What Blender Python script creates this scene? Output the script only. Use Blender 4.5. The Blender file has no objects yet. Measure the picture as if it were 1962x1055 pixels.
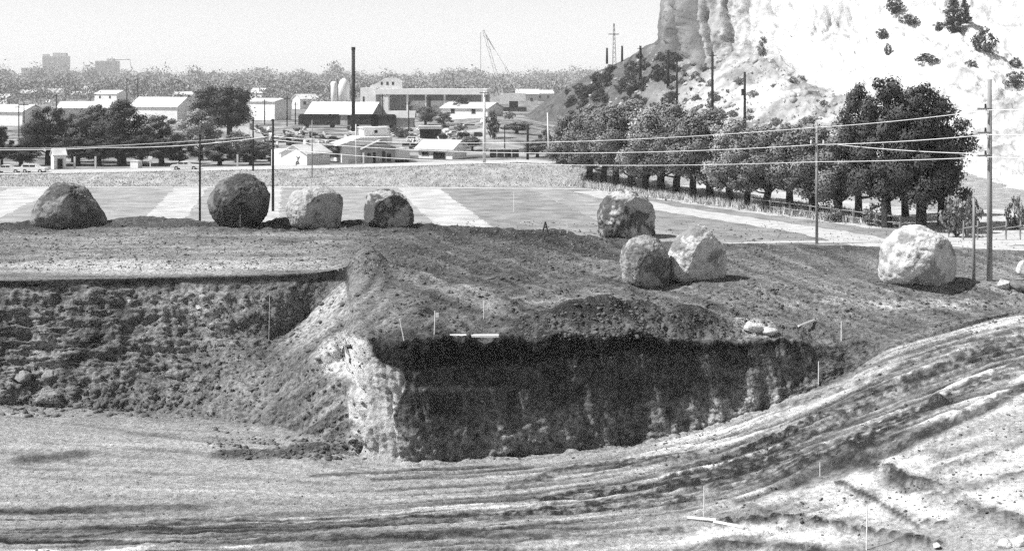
import bpy, math, random
import numpy as np
from mathutils import Vector, Matrix
from mathutils.bvhtree import BVHTree

# ---------------------------------------------------------------- camera, sky, sun, exposure
F = 2695.0      # focal length in pixels of the 1962 px wide photograph
CX = 981.0      # image centre
HY = 148.0      # row of the horizon
HC = 10.5       # eye height above the upper ground, metres
scene = bpy.context.scene
cam_d = bpy.data.cameras.new("camera")
cam = bpy.data.objects.new("camera", cam_d)
scene.collection.objects.link(cam)
cam.location = (0, 0, HC)
cam.rotation_euler = (math.radians(90), 0, 0)
cam_d.sensor_width = 36.0
cam_d.lens = 36.0 * F / 1962.0
cam_d.shift_y = (HY - 527.5) / 1962.0
cam_d.clip_start = 0.5
cam_d.clip_end = 9000.0
scene.camera = cam

SUN = Vector((-0.62, -0.12, 0.77)).normalized()     # towards the sun: high, from the left
SUN_EL = math.asin(SUN.z)
SUN_ROT = math.atan2(SUN.x, SUN.y)
world = bpy.data.worlds.new("World")
scene.world = world
world.use_nodes = True
wt = world.node_tree
wt.nodes.clear()
w_out = wt.nodes.new("ShaderNodeOutputWorld")
w_bg = wt.nodes.new("ShaderNodeBackground")
w_sky = wt.nodes.new("ShaderNodeTexSky")
w_sky.sky_type = 'NISHITA'
w_sky.sun_disc = False
w_sky.sun_elevation = SUN_EL
w_sky.sun_rotation = SUN_ROT
w_sky.dust_density = 0.25
w_bw = wt.nodes.new("ShaderNodeRGBToBW")            # black and white film
w_bg.inputs['Strength'].default_value = 0.085
wt.links.new(w_sky.outputs[0], w_bw.inputs[0])
wt.links.new(w_bw.outputs[0], w_bg.inputs['Color'])
wt.links.new(w_bg.outputs[0], w_out.inputs['Surface'])
sun_d = bpy.data.lights.new("sun", 'SUN')
sun_d.energy = 4.3
sun_d.angle = math.radians(0.5)
sun_d.color = (1, 1, 1)
sun = bpy.data.objects.new("sun", sun_d)
scene.collection.objects.link(sun)
sun.rotation_euler = (-SUN).to_track_quat('-Z', 'Y').to_euler()
vs = scene.view_settings
vs.view_transform = 'Standard'
vs.look = 'None'
vs.exposure = 0.78
vs.gamma = 1.0
vs.use_curve_mapping = False
scene.cycles.use_denoising = False        # keep the grain of the film
scene.cycles.use_adaptive_sampling = True
scene.cycles.adaptive_min_samples = 24
scene.cycles.adaptive_threshold = 0.045
scene.cycles.max_bounces = 5
scene.cycles.diffuse_bounces = 3
scene.cycles.volume_bounces = 1
scene.cycles.transparent_max_bounces = 4

# ---------------------------------------------------------------- helpers
COL = scene.collection
def W(px, py, d):
    return Vector(((px - CX) / F * d, d, HC - (py - HY) / F * d))
def dz(py, z):
    return (HC - z) * F / (py - HY)
def G(px, py, z=0.0):
    return W(px, py, dz(py, z))

def hash3(ix, iy, iz, seed):
    h = (ix.astype(np.int64) * 374761393 + iy.astype(np.int64) * 668265263 + iz.astype(np.int64) * 2147483647 + seed * 974634777) & 0xffffffff
    h = ((h ^ (h >> 13)) * 1274126177) & 0xffffffff
    h = ((h ^ (h >> 16)) * 2246822519) & 0xffffffff
    return ((h ^ (h >> 15)) & 0xffffff) / float(0xffffff)
def vnoise(x, y, z, seed=0):
    x0, y0, z0 = np.floor(x), np.floor(y), np.floor(z)
    fx, fy, fz = x - x0, y - y0, z - z0
    fx = fx * fx * (3 - 2 * fx); fy = fy * fy * (3 - 2 * fy); fz = fz * fz * (3 - 2 * fz)
    r = 0
    for i in (0, 1):
        for j in (0, 1):
            for k in (0, 1):
                w = (fx if i else 1 - fx) * (fy if j else 1 - fy) * (fz if k else 1 - fz)
                r = r + w * hash3(x0 + i, y0 + j, z0 + k, seed)
    return r * 2 - 1
def fbm(x, y, z, octaves=4, seed=0, gain=0.5, ridged=False):
    a, s, r = 1.0, 0.0, 0
    for o in range(octaves):
        n = vnoise(x * 2 ** o + 17.3 * o, y * 2 ** o + 5.1 * o, z * 2 ** o + 9.7 * o, seed + o)
        if ridged: n = 1 - 2 * np.abs(n)
        r = r + a * n; s += a; a *= gain
    return r / s
def sstep(a, b, x):
    t = np.clip((x - a) / (b - a), 0, 1)
    return t * t * (3 - 2 * t)

def mesh_np(name, V, Fq, mat=None, parent=None, smooth=False, attrs=None):
    me = bpy.data.meshes.new(name)
    V = np.asarray(V, dtype=np.float32).reshape(-1, 3); Fq = np.asarray(Fq, dtype=np.int32)
    n = Fq.shape[1]
    me.vertices.add(len(V)); me.vertices.foreach_set('co', V.ravel())
    me.loops.add(Fq.size); me.loops.foreach_set('vertex_index', Fq.ravel())
    me.polygons.add(len(Fq)); me.polygons.foreach_set('loop_start', np.arange(0, Fq.size, n, dtype=np.int32))
    me.update(calc_edges=True)
    if smooth: me.polygons.foreach_set('use_smooth', np.ones(len(Fq), dtype=bool))
    for k, a in (attrs or {}).items():
        at = me.attributes.new(k, 'FLOAT', 'POINT'); at.data.foreach_set('value', np.asarray(a, dtype=np.float32).ravel())
    if mat: me.materials.append(mat)
    o = bpy.data.objects.new(name, me); COL.objects.link(o)
    if parent: o.parent = parent
    return o

class MB:
    """collects polygons of one part"""
    def __init__(s): s.v = []; s.f = []
    def box(s, x0, x1, y0, y1, z0, z1, m=None):
        b = len(s.v)
        for p in ((x0, y0, z0), (x1, y0, z0), (x1, y1, z0), (x0, y1, z0), (x0, y0, z1), (x1, y0, z1), (x1, y1, z1), (x0, y1, z1)):
            s.v.append(tuple(m @ Vector(p)) if m else p)
        for q in ((0, 3, 2, 1), (4, 5, 6, 7), (0, 1, 5, 4), (1, 2, 6, 5), (2, 3, 7, 6), (3, 0, 4, 7)):
            s.f.append([b + i for i in q])
        return s
    def prism(s, poly, y0, y1):
        """polygon in x,z pulled from y0 to y1"""
        b = len(s.v); n = len(poly)
        s.v += [(x, y0, z) for x, z in poly] + [(x, y1, z) for x, z in poly]
        s.f.append([b + i for i in range(n)]); s.f.append([b + n + i for i in reversed(range(n))])
        for i in range(n):
            j = (i + 1) % n; s.f.append([b + i, b + n + i, b + n + j, b + j])
        return s
    def tube(s, pts, radii, n=8, cap=True):
        pts = [Vector(p) for p in pts]
        if not hasattr(radii, '__len__'): radii = [radii] * len(pts)
        b = len(s.v); k = len(pts)
        for i, p in enumerate(pts):
            t = (pts[min(i + 1, k - 1)] - pts[max(i - 1, 0)]).normalized()
            a = t.orthogonal().normalized() if abs(t.z) > .9 else t.cross(Vector((0, 0, 1))).normalized()
            c = t.cross(a)
            for j in range(n):
                an = 2 * math.pi * j / n
                s.v.append(tuple(p + (a * math.cos(an) + c * math.sin(an)) * radii[i]))
        for i in range(k - 1):
            for j in range(n):
                j2 = (j + 1) % n
                s.f.append([b + i * n + j, b + i * n + j2, b + (i + 1) * n + j2, b + (i + 1) * n + j])
        if cap:
            s.f.append([b + j for j in reversed(range(n))]); s.f.append([b + (k - 1) * n + j for j in range(n)])
        return s
    def build(s, name, mat, parent=None, smooth=False):
        me = bpy.data.meshes.new(name); me.from_pydata(s.v, [], s.f); me.update()
        if smooth:
            for p in me.polygons: p.use_smooth = True
        me.materials.append(mat)
        o = bpy.data.objects.new(name, me); COL.objects.link(o)
        if parent: o.parent = parent
        return o
def tag(o, label=None, cat=None, group=None, kind=None):
    for k, v in (('label', label), ('category', cat), ('group', group), ('kind', kind)):
        if v: o[k] = v
    return o
def empty(name, loc, rz=0.0, label=None, cat=None, group=None):
    o = bpy.data.objects.new(name, None); COL.objects.link(o)
    o.location = loc; o.rotation_euler = (0, 0, rz); o.empty_display_size = 0.2
    return tag(o, label, cat, group)
def copy_tree(o, parent=None):
    c = o.copy(); COL.objects.link(c)
    if parent: c.parent = parent
    for ch in list(o.children): copy_tree(ch, c)
    return c

# ---------------------------------------------------------------- materials (black and white: neutral greys)
def mat_new(name, rough=0.9):
    m = bpy.data.materials.new(name); m.use_nodes = True
    nt = m.node_tree; b = nt.nodes['Principled BSDF']
    b.inputs['Roughness'].default_value = rough
    b.inputs['Specular IOR Level'].default_value = 0.15
    return m, nt, b
def N(nt, typ, **kw):
    n = nt.nodes.new(typ)
    for k, v in kw.items():
        if k in n.inputs: n.inputs[k].default_value = v
        else: setattr(n, k, v)
    return n
def mat_noise(name, lo, hi, scale=4.0, detail=6.0, rough=0.9, bump=0.0, bscale=None, stretch=(1, 1, 1), contrast=(0.3, 0.7), coords='Object', attr=None, bdist=0.1, mottle=None):
    """grey mottled by noise between lo and hi; attr multiplies by a per-vertex albedo"""
    m, nt, b = mat_new(name, rough)
    tc = N(nt, 'ShaderNodeTexCoord'); mp = N(nt, 'ShaderNodeMapping'); mp.inputs['Scale'].default_value = stretch
    nt.links.new(tc.outputs[coords], mp.inputs['Vector'])
    nz = N(nt, 'ShaderNodeTexNoise', Scale=scale, Detail=detail, Roughness=0.65)
    nt.links.new(mp.outputs[0], nz.inputs['Vector'])
    mr = N(nt, 'ShaderNodeMapRange'); mr.inputs[1].default_value, mr.inputs[2].default_value = contrast
    mr.inputs[3].default_value, mr.inputs[4].default_value = lo, hi
    nt.links.new(nz.outputs[0], mr.inputs[0])
    col = mr.outputs[0]
    if attr:
        at = N(nt, 'ShaderNodeAttribute', attribute_name=attr)
        if mottle:
            am = N(nt, 'ShaderNodeAttribute', attribute_name=mottle); mx = N(nt, 'ShaderNodeMix'); mx.inputs[2].default_value = 1.0
            nt.links.new(am.outputs['Fac'], mx.inputs[0]); nt.links.new(col, mx.inputs[3]); col = mx.outputs[0]
        mu = N(nt, 'ShaderNodeMath', operation='MULTIPLY')
        nt.links.new(col, mu.inputs[0]); nt.links.new(at.outputs['Fac'], mu.inputs[1]); col = mu.outputs[0]
    nt.links.new(col, b.inputs['Base Color'])
    if bump:
        n2 = N(nt, 'ShaderNodeTexNoise', Scale=bscale or scale * 2, Detail=5.0, Roughness=0.7)
        nt.links.new(mp.outputs[0], n2.inputs['Vector'])
        bp = N(nt, 'ShaderNodeBump', Strength=bump, Distance=bdist)
        nt.links.new(n2.outputs[0], bp.inputs['Height']); nt.links.new(bp.outputs[0], b.inputs['Normal'])
    return m
M = {}
M['soil'] = mat_noise('soil', 0.36, 1.65, scale=4.6, detail=10, bump=1.0, bscale=7.0, coords='Object', attr='albedo', rough=1.0, contrast=(.36, .64), bdist=0.14, mottle='mottle')
M['rock'] = mat_noise('boulder_rock', 0.62, 1.3, scale=2.2, detail=10, bump=0.7, bscale=11.0, attr='albedo', rough=0.95, bdist=0.1)
M['cliff'] = mat_noise('cliff_rock', 0.7, 1.2, scale=0.5, detail=9, bump=0.8, bscale=1.2, attr='albedo', rough=1.0, bdist=0.3)
M['ground'] = mat_noise('town_ground', 0.05, 0.36, scale=0.13, detail=10, contrast=(.38, .62), bump=0.3, bscale=1.0, rough=1.0)
M['grass_light'] = mat_noise('pale_cut_grass', 0.30, 0.56, scale=.5, detail=8, bump=0.5, bscale=6, rough=1.0)
M['grass_mid'] = mat_noise('mid_cut_grass', 0.13, 0.33, scale=.5, detail=8, bump=0.5, bscale=6, rough=1.0)
M['grass_dark'] = mat_noise('dark_cut_grass', 0.13, 0.24, scale=1.2, detail=8, bump=0.5, bscale=6, rough=1.0)
M['weeds'] = mat_noise('embankment_weeds', 0.18, 0.46, scale=0.9, detail=9, bump=0.8, bscale=3, rough=1.0, bdist=0.25)
M['road'] = mat_noise('gravel_road', 0.32, 0.55, scale=1.5, detail=7, rough=1.0)
M['blade'] = mat_noise('weed_blades', 0.12, 0.38, scale=0.7, detail=3, rough=0.9)
M['clod'] = mat_noise('earth_clods', 0.035, 0.17, scale=0.9, detail=4, rough=1.0)
M['bark'] = mat_noise('bark', 0.02, 0.06, scale=3, bump=0.5, rough=1.0)
M['leaf'] = mat_noise('leaves', 0.08, 0.29, scale=0.45, detail=4, rough=0.75)
M['leaf_dark'] = mat_noise('dark_leaves', 0.03, 0.12, scale=0.5, detail=4, rough=0.75)
M['leaf_pale'] = mat_noise('pale_leaves', 0.24, 0.46, scale=0.5, detail=4, rough=0.8)
M['leaf_far'] = mat_noise('far_leaves', 0.14, 0.38, scale=0.03, detail=5, rough=0.9)  # paler than the near leaves: part of the haze is put into the colour
M['white'] = mat_noise('white_paint', 0.68, 0.82, scale=0.8, detail=5, rough=0.6)
M['white_roof'] = mat_noise('white_sheet_roof', 0.42, 0.8, scale=0.7, detail=5, rough=0.55, stretch=(1, 0.2, 1))
M['grey'] = mat_noise('grey_boards', 0.28, 0.42, scale=1.0, detail=5, rough=0.8)
M['pale'] = mat_noise('pale_render', 0.45, 0.6, scale=0.5, detail=5, rough=0.8)
M['dark'] = mat_noise('dark_boards', 0.025, 0.06, scale=1.2, detail=5, rough=0.8)
M['darker'] = mat_noise('dark_opening', 0.012, 0.022, scale=1.2, detail=2, rough=0.6)
M['pole'] = mat_noise('weathered_pole', 0.16, 0.34, scale=3, detail=5, rough=0.9, stretch=(1, 1, .15))
M['pole_dark'] = mat_noise('tarred_pole', 0.015, 0.035, scale=3, detail=5, rough=0.9, stretch=(1, 1, .15))
M['pole_pale'] = mat_noise('pale_pole', 0.6, 0.76, scale=3, detail=4, rough=0.7, stretch=(1, 1, .15))
M['wire'] = mat_noise('bare_wire', 0.72, 0.82, scale=3, rough=0.35)
M['steel'] = mat_noise('galvanised_steel', 0.5, 0.62, scale=1, rough=0.5)
M['stack'] = mat_noise('sooty_stack', 0.02, 0.05, scale=0.6, detail=5, rough=0.85)
M['glass'] = mat_noise('window_glass', 0.02, 0.05, scale=0.6, rough=0.15)
M['carpaint'] = mat_noise('pale_car_paint', 0.66, 0.74, scale=0.5, rough=0.3)
M['tyre'] = mat_noise('tyre_rubber', 0.015, 0.025, scale=3, rough=0.8)
M['stake'] = mat_noise('lath', 0.66, 0.8, scale=5, rough=0.7)

# ---------------------------------------------------------------- the excavation (one sheet of earth)
def pchip(xs, ys, x):
    xs = np.asarray(xs, float); ys = np.asarray(ys, float)
    h = np.diff(xs); d = np.diff(ys) / h
    m = np.zeros_like(ys)
    for i in range(1, len(xs) - 1):
        if d[i - 1] * d[i] > 0:
            w1, w2 = 2 * h[i] + h[i - 1], h[i] + 2 * h[i - 1]
            m[i] = (w1 + w2) / (w1 / d[i - 1] + w2 / d[i])
    m[0], m[-1] = d[0], d[-1]
    i = np.clip(np.searchsorted(xs, x) - 1, 0, len(xs) - 2)
    t = (x - xs[i]) / h[i]
    return ((1 + 2 * t) * (1 - t) ** 2 * ys[i] + t * (1 - t) ** 2 * h[i] * m[i] + t * t * (3 - 2 * t) * ys[i + 1] + t * t * (t - 1) * h[i] * m[i + 1])

def Z(px, py, z): return (px, dz(py, z), z)             # a point seen at px,py at height z
def D(px, py, d): return (px, d, HC - (py - HY) / F * d)  # a point seen at px,py at distance d
ROWS = [
 # near edge, under the frame
 [Z(-700, 1300, -6.2), Z(900, 1300, -6.2), Z(1450, 1300, -6.2), Z(1962, 1300, -5.6), Z(2650, 1300, -4.6)],
 [Z(-700, 1130, -6.1), Z(900, 1130, -6.1), Z(1450, 1130, -5.9), Z(1700, 1130, -5.4), Z(1962, 1130, -4.6), Z(2650, 1060, -2.6)],
 [Z(-700, 1055, -6), Z(0, 1055, -6), Z(900, 1015, -6), Z(1250, 990, -5.8), Z(1450, 945, -5.2), Z(1600, 880, -4.6), Z(1962, 760, -2.8), Z(2650, 680, -1.0)],
 [Z(-700, 985, -6), Z(500, 985, -6), Z(900, 965, -6), Z(1100, 950, -5.95), Z(1300, 912, -5.8), Z(1450, 875, -5.4), Z(1600, 815, -4.7), Z(1800, 745, -3.3), Z(1962, 690, -2.3), Z(2650, 630, -.8)],
 [Z(-700, 880, -5.95), Z(400, 890, -5.95), Z(770, 915, -6), Z(1000, 905, -6), Z(1300, 860, -5.65), Z(1500, 790, -4.75), Z(1700, 705, -2.95), Z(1962, 640, -1.6), Z(2650, 600, -.5)],
 # toe of the cut
 [Z(-700, 775, -5.8), Z(0, 775, -5.8), Z(200, 785, -5.85), Z(400, 800, -5.9), D(520, 815, 65.6), D(600, 834, 63.0), D(655, 860, 61.9), Z(700, 874, -6), Z(745, 881, -6), Z(778, 885, -6), D(900, 880, 61.1), D(1100, 862, 62.3), D(1300, 832, 63.7), D(1450, 785, 65.3), D(1570, 740, 66.3), D(1640, 705, 66.7), D(1710, 665, 66.6), D(1800, 640, 67.4), Z(1962, 600, -1.2), Z(2650, 570, -.3)],
 # half way up the face
 [D(-700, 700, 71.2), D(0, 700, 71.1), D(200, 705, 71.0), D(400, 738, 70.4), D(520, 735, 68.8), D(600, 695, 66.0), D(655, 674, 65.6), D(690, 765, 61.55), D(745, 772, 60.85), D(778, 772, 60.6), D(900, 765, 61.35), D(1100, 755, 62.65), D(1300, 745, 64.2), D(1450, 722, 65.7), D(1570, 700, 66.7), D(1640, 681, 67.1), D(1710, 660, 66.8), D(1800, 630, 67.6), D(1962, 597, 69.9), D(2650, 566, 72)],
 # top of the face
 [D(-700, 610, 72.0), D(0, 610, 72.0), D(200, 612, 72.2), D(400, 645, 72.6), D(520, 648, 73.4), D(600, 596, 74.9), D(655, 556, 75.1), D(690, 648, 61.9), D(745, 650, 61.1), D(778, 652, 60.8), D(900, 652, 61.55), D(1100, 647, 62.9), D(1300, 648, 64.5), D(1450, 653, 66), D(1570, 655, 67), D(1640, 656, 67.4), D(1710, 654, 67.1), D(1800, 620, 68), D(1962, 594, 70.2), D(2650, 562, 72.4)],
 # lip of the left cut / back of the bench behind the dark face
 [D(-700, 541, 72.6), D(0, 537, 72.8), D(200, 533, 73.2), D(400, 528, 74.5), D(520, 525, 75), D(600, 523, 75.4), D(655, 522, 75.5), D(690, 522, 75.5), D(745, 530, 74.2), D(900, 560, 70), D(1100, 576, 69), D(1300, 592, 69), D(1450, 606, 69.5), D(1570, 611, 70), D(1640, 614, 70), D(1710, 616, 69.8), D(1800, 606, 70), D(1962, 589, 71), D(2650, 555, 73)],
 [Z(-700, 475, .1), Z(0, 472, .1), Z(700, 470, .15), Z(900, 492, .1), Z(1100, 505, 0), Z(1300, 540, -.1), Z(1500, 545, -.15), Z(1700, 545, -.2), Z(1962, 545, -.2), Z(2650, 520, -.2)],
 # the ridge of loose earth on which the boulders stand
 [Z(-700, 428, .4), Z(0, 428, .4), Z(130, 428, .4), Z(300, 416, .6), Z(400, 424, .45), Z(500, 428, .35), Z(800, 432, .3), Z(1000, 442, .2), Z(1130, 454, 0), Z(1300, 463, -.05), Z(1500, 468, -.05), Z(1700, 472, -.1), Z(1962, 480, -.1), Z(2650, 480, -.1)],
]
SUBS = [14, 46, 52, 56, 60, 74, 78, 56, 84, 70, 16]
px_cols = np.concatenate([np.arange(-700, -100, 8), np.arange(-100, 2080, 3), np.arange(2080, 2651, 8)]).astype(float)
rd, rz_ = [], []
for r in ROWS:
    a = np.array(r)
    rd.append(pchip(a[:, 0], a[:, 1], px_cols)); rz_.append(pchip(a[:, 0], a[:, 2], px_cols))
rd.append(rd[-1] + 6.0); rz_.append(np.full_like(px_cols, -0.9))
rd = np.array(rd); rz_ = np.array(rz_)
vv = np.concatenate([np.arange(n) / n + i for i, n in enumerate(SUBS)] + [np.array([len(SUBS)])]).astype(float)
i0 = np.minimum(vv.astype(int), len(SUBS) - 1); ft = (vv - i0)[:, None]
Dg = rd[i0] * (1 - ft) + rd[i0 + 1] * ft
Zg = rz_[i0] * (1 - ft) + rz_[i0 + 1] * ft
PX = np.broadcast_to(px_cols, Dg.shape); VV = np.broadcast_to(vv[:, None], Dg.shape)
Xg = (PX - CX) / F * Dg
PY = HY + (HC - Zg) * F / Dg                       # row of the photograph, for placing patches of soil
def rowmask(a, b, s=0.25): return sstep(a - s, a + s, VV) * (1 - sstep(b - s, b + s, VV))
def spot(px, py, rx, ry, p=2): return np.exp(-(((PX - px) / rx) ** 2 + ((PY - py) / ry) ** 2) ** (p / 2))
def bumpxy(px, d, rx, ry): return np.exp(-((Xg - (px - CX) / F * d) / rx) ** 2 - ((Dg - d) / ry) ** 2)

# heaps and spoil banks
Zg = Zg + .95 * bumpxy(705, 74.4, .95, 1.2) + .65 * bumpxy(700, 74.2, 1.9, 1.7) + 0.4 * bumpxy(770, 72.8, 2.2, 1.6)
Zg = Zg + 0.35 * bumpxy(860, 69.5, 1.6, 2.0) + .35 * bumpxy(960, 67.5, 1.7, 1.6)
nzx = vnoise(Xg * 0.7, Dg * 0.5, Xg * 0, 91)
bank = bumpxy(1130, 65.2, 1.8, 1.0) * 1.05 + bumpxy(1235, 66.2, 1.8, .9) * 0.8 + bumpxy(1330, 67.2, 1.6, .8) * .65 + bumpxy(1030, 64.6, 1.6, .8) * .35
Zg = Zg + bank * (1 + .35 * nzx)
Zg = Zg + .5 * bumpxy(1528, 67.6, .6, .4) + .4 * bumpxy(1450, 68.0, 1.2, .7) + .4 * bumpxy(1580, 68.0, .7, .5) + .3 * bumpxy(1600, 71, 1.3, .7) + .2 * bumpxy(1865, 71.2, .9, .6) + .12 * bumpxy(1790, 70, 1.2, .6)
Zg = Zg + .25 * bumpxy(1590, 83, 2.6, 2.0) + .2 * bumpxy(1500, 86, 3, 1.5)
for (a, b, h) in ((60, 96, .35), (215, 96.5, .3), (250, 97, .25), (430, 97, .25), (540, 97.5, .35), (575, 97, .2), (690, 97, .3), (860, 94, .15), (1120, 90, .2)):
    Zg = Zg + h * bumpxy(a, b, 1.0, .8)

floor_m = rowmask(-1, 4.95, .08)
lefty = 1 - sstep(655, 690, PX + 10 * fbm(Zg * 2, Dg * .5, PX * 0, 3, 93))
face_m = rowmask(5.0, 7.0, .12) * (1 - lefty) + rowmask(5.0, 7.985, .02) * lefty
up_m = rowmask(7.1, 12, .2) * (1 - lefty) + rowmask(8.12, 12, .1) * lefty
cutwall = lefty * sstep(400, 480, PX) * sstep(6.9, 7.05, VV) * (1 - sstep(7.97, 8.0, VV))
left_m = 1 - sstep(440, 640, PX)                   # the long cut on the left
jit = 12 * fbm(Zg * 1.6, Zg * .4 + PX * .002, Zg * 0, 4, 61, .6)
p_l = np.interp(PY, [640, 660, 700, 725, 880], [648, 640, 650, 670, 674]) + 1.6 * jit
p_r = np.interp(PY, [640, 685, 705, 745, 772, 885], [704, 712, 764, 772, 757, 768]) + jit
prow_m = sstep(p_l - 10, p_l + 10, PX) * sstep(638, 652, PY + 1.5 * jit) * (1 - sstep(p_r - 3, p_r + 3, PX))
darkface_m = sstep(p_r - 3, p_r + 3, PX)
fade_r = 1 - sstep(1600, 1720, PX)

# --- displacement
Xw, Yw, Zw = Xg, Dg, Zg
along = PX / 60.0
streak = fbm(PX / 260.0, VV * 9.0, VV * 0, 3, 3) * .6 + fbm(PX / 130.0, VV * 26.0, VV * 0, 3, 7) * .5
lumps = fbm(Xw * 1.1, Yw * 1.1, Zw * 1.1, 5, 11, .6)
lumps2 = fbm(Xw * 3.3, Yw * 3.3, Zw * 3.3, 3, 12, .6)
disp = np.zeros_like(Xg)
right_tr = sstep(900, 1500, PX)
disp += floor_m * (streak * (.04 + .05 * right_tr * sstep(1.5, 2.5, VV)) + lumps * .05 + lumps2 * .018)
lowband = floor_m * spot(400, 1030, 900, 60, 4)
cleat = np.sin(PX / 4.2 + 3 * lumps) * np.clip(streak * 2, 0, 1)
disp += floor_m * (lowband + right_tr * .8) * cleat * .018
# faces: blocks, hollows and rills
blocks = fbm(Xw * .55, Yw * .4, Zw * .9, 5, 21, .55)
ridg = fbm(Xw * .8, Yw * .6, Zw * 1.1, 4, 27, .55, True)
rill = fbm(Xw * 1.7 + .25 * Zw, Yw * .3, Zw * .18, 4, 31, .55)
strata = fbm(Xw * .35 + .2 * Zw, Yw * .3, Zw * 3.2, 4, 37, .6)
rocky = left_m * spot(60, 680, 330, 130, 4)
q = np.round((blocks + .35 * strata) * 3.5) / 3.5
disp += face_m * np.clip(left_m + cutwall * .6, 0, 1) * (1 - .85 * lefty * sstep(7.75, 7.97, VV)) * (blocks * .24 + ridg * .10 + lumps * .22 + rill * .14 + lumps2 * .10)
disp += face_m * rocky * (q * .5 + strata * .26)
slope_m = face_m * sstep(430, 560, PX) * (1 - prow_m) * (1 - darkface_m) * (1 - cutwall)
disp += slope_m * (lumps * .12 + rill * .05 + .42 * fbm(((PX - 690) * .58 + (PY - 525) * .81) / 18.0, (PX - PY) / 300.0, PX * 0, 3, 84, .6) + fbm(Xw * .9 + Zw * 1.2, Yw * .2, Zw * .3, 4, 44) * .1)
flut = fbm(Xw * 1.5 + .3 * Zw, Yw * .6, Zw * .24, 5, 63, .6)
pcr = np.clip(fbm(Xw * 1.1 + .15 * Zw, Yw * .5, Zw * .22, 4, 67, .6, True) - .42, 0, 1)
disp += face_m * prow_m * (flut * .42 + lumps2 * .01 + lumps * .05 + blocks * .3 - 1.1 * pcr)
lipz = rowmask(6.7, 7.5, .25) * sstep(690, 720, PX) * fade_r
P_lip = lipz * fbm(Xw * .9, Yw * .5, Xw * 0, 5, 65, .6) * .65
disp += face_m * darkface_m * fade_r * (rill * .26 + flut * .12 + lumps * .16 + ridg * .08 + lumps2 * .05)
toe = rowmask(4.75, 5.45, .2) * darkface_m * fade_r
disp += toe * (lumps * .2 + lumps2 * .08)
# upper ground: churned earth
rough = spot(1000, 500, 420, 70, 4) * .9 + .5
disp += up_m * (lumps * .13 * rough + lumps2 * .05 + fbm(Xw * .35, Yw * .35, Xw * 0, 3, 55) * .2 * rough)
disp += up_m * spot(1060, 570, 330, 50, 4) * fbm(Xw * .9 - Yw * .35, Yw * .25, Xw * 0, 4, 58, .5, True) * .22
crest = rowmask(9.6, 10.3, .2) * (1 - sstep(1050, 1200, PX))
disp += crest * (lumps * .22 + .05)

# normals of the base sheet
P3 = np.stack([Xg, Dg, Zg], -1)
du = np.gradient(P3, axis=1); dv = np.gradient(P3, axis=0)
nn = np.cross(du, dv); nn /= (np.linalg.norm(nn, axis=-1, keepdims=True) + 1e-9)
P3 = P3 + nn * disp[..., None]
P3[..., 2] += P_lip

# berms and wheel ruts that cross the ramp, as drawn on the ground
def seg_dist(poly, zlevel):
    pts = [G(px, py, z) for (px, py), z in zip(poly, zlevel)]
    best = np.full(Xg.shape, 1e9)
    for a, b in zip(pts[:-1], pts[1:]):
        ax, ay, bx, by = a.x, a.y, b.x, b.y
        L2 = (bx - ax) ** 2 + (by - ay) ** 2
        t = np.clip(((Xg - ax) * (bx - ax) + (Dg - ay) * (by - ay)) / L2, 0, 1)
        best = np.minimum(best, np.hypot(Xg - ax - t * (bx - ax), Dg - ay - t * (by - ay)))
    return best
def zf(px, py):                                    # floor height near a seen point
    k = np.argmin((PX - px) ** 2 + (PY - py) ** 2); return Zg.flat[k]
BERMS = [  # points, half width, height, tint (darker or paler soil)
 ([(0, 980), (200, 975), (380, 972)], .45, .10, .5),
 ([(300, 1000), (600, 985), (900, 960), (1050, 955)], .4, .10, .6),
 ([(0, 1030), (300, 1015), (600, 1010), (900, 990)], .55, .08, .62),
 ([(150, 1048), (500, 1035), (900, 1020)], .5, .07, .7),
 ([(600, 912), (800, 900), (990, 890)], .25, .06, .5),
 ([(720, 918), (900, 905), (1010, 895)], .25, -.05, .55),
 ([(430, 872), (560, 868), (640, 862)], .7, .25, .42),
 ([(60, 880), (140, 872)], .8, .12, .5),
 ([(560, 800), (640, 815), (670, 840)], .6, .2, .6),
]
tint = np.ones_like(Xg)
wob = fbm(Xw * .8, Yw * .8, Xw * 0, 3, 71) * .3
for poly, hw, h, tn in BERMS:
    dd = seg_dist(poly, [zf(*p) for p in poly]) + wob * hw
    g = np.exp(-(dd / hw) ** 4) * floor_m * np.clip(.9 + .9 * lumps + .5 * lumps2, 0, 1.2)
    P3[..., 2] += np.exp(-(dd / hw) ** 2) * floor_m * h * .38 * (1 + 1.6 * lumps + .8 * lumps2)
    tint *= 1 + (tn - 1) * np.clip(g * 1.1, 0, 1)

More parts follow.
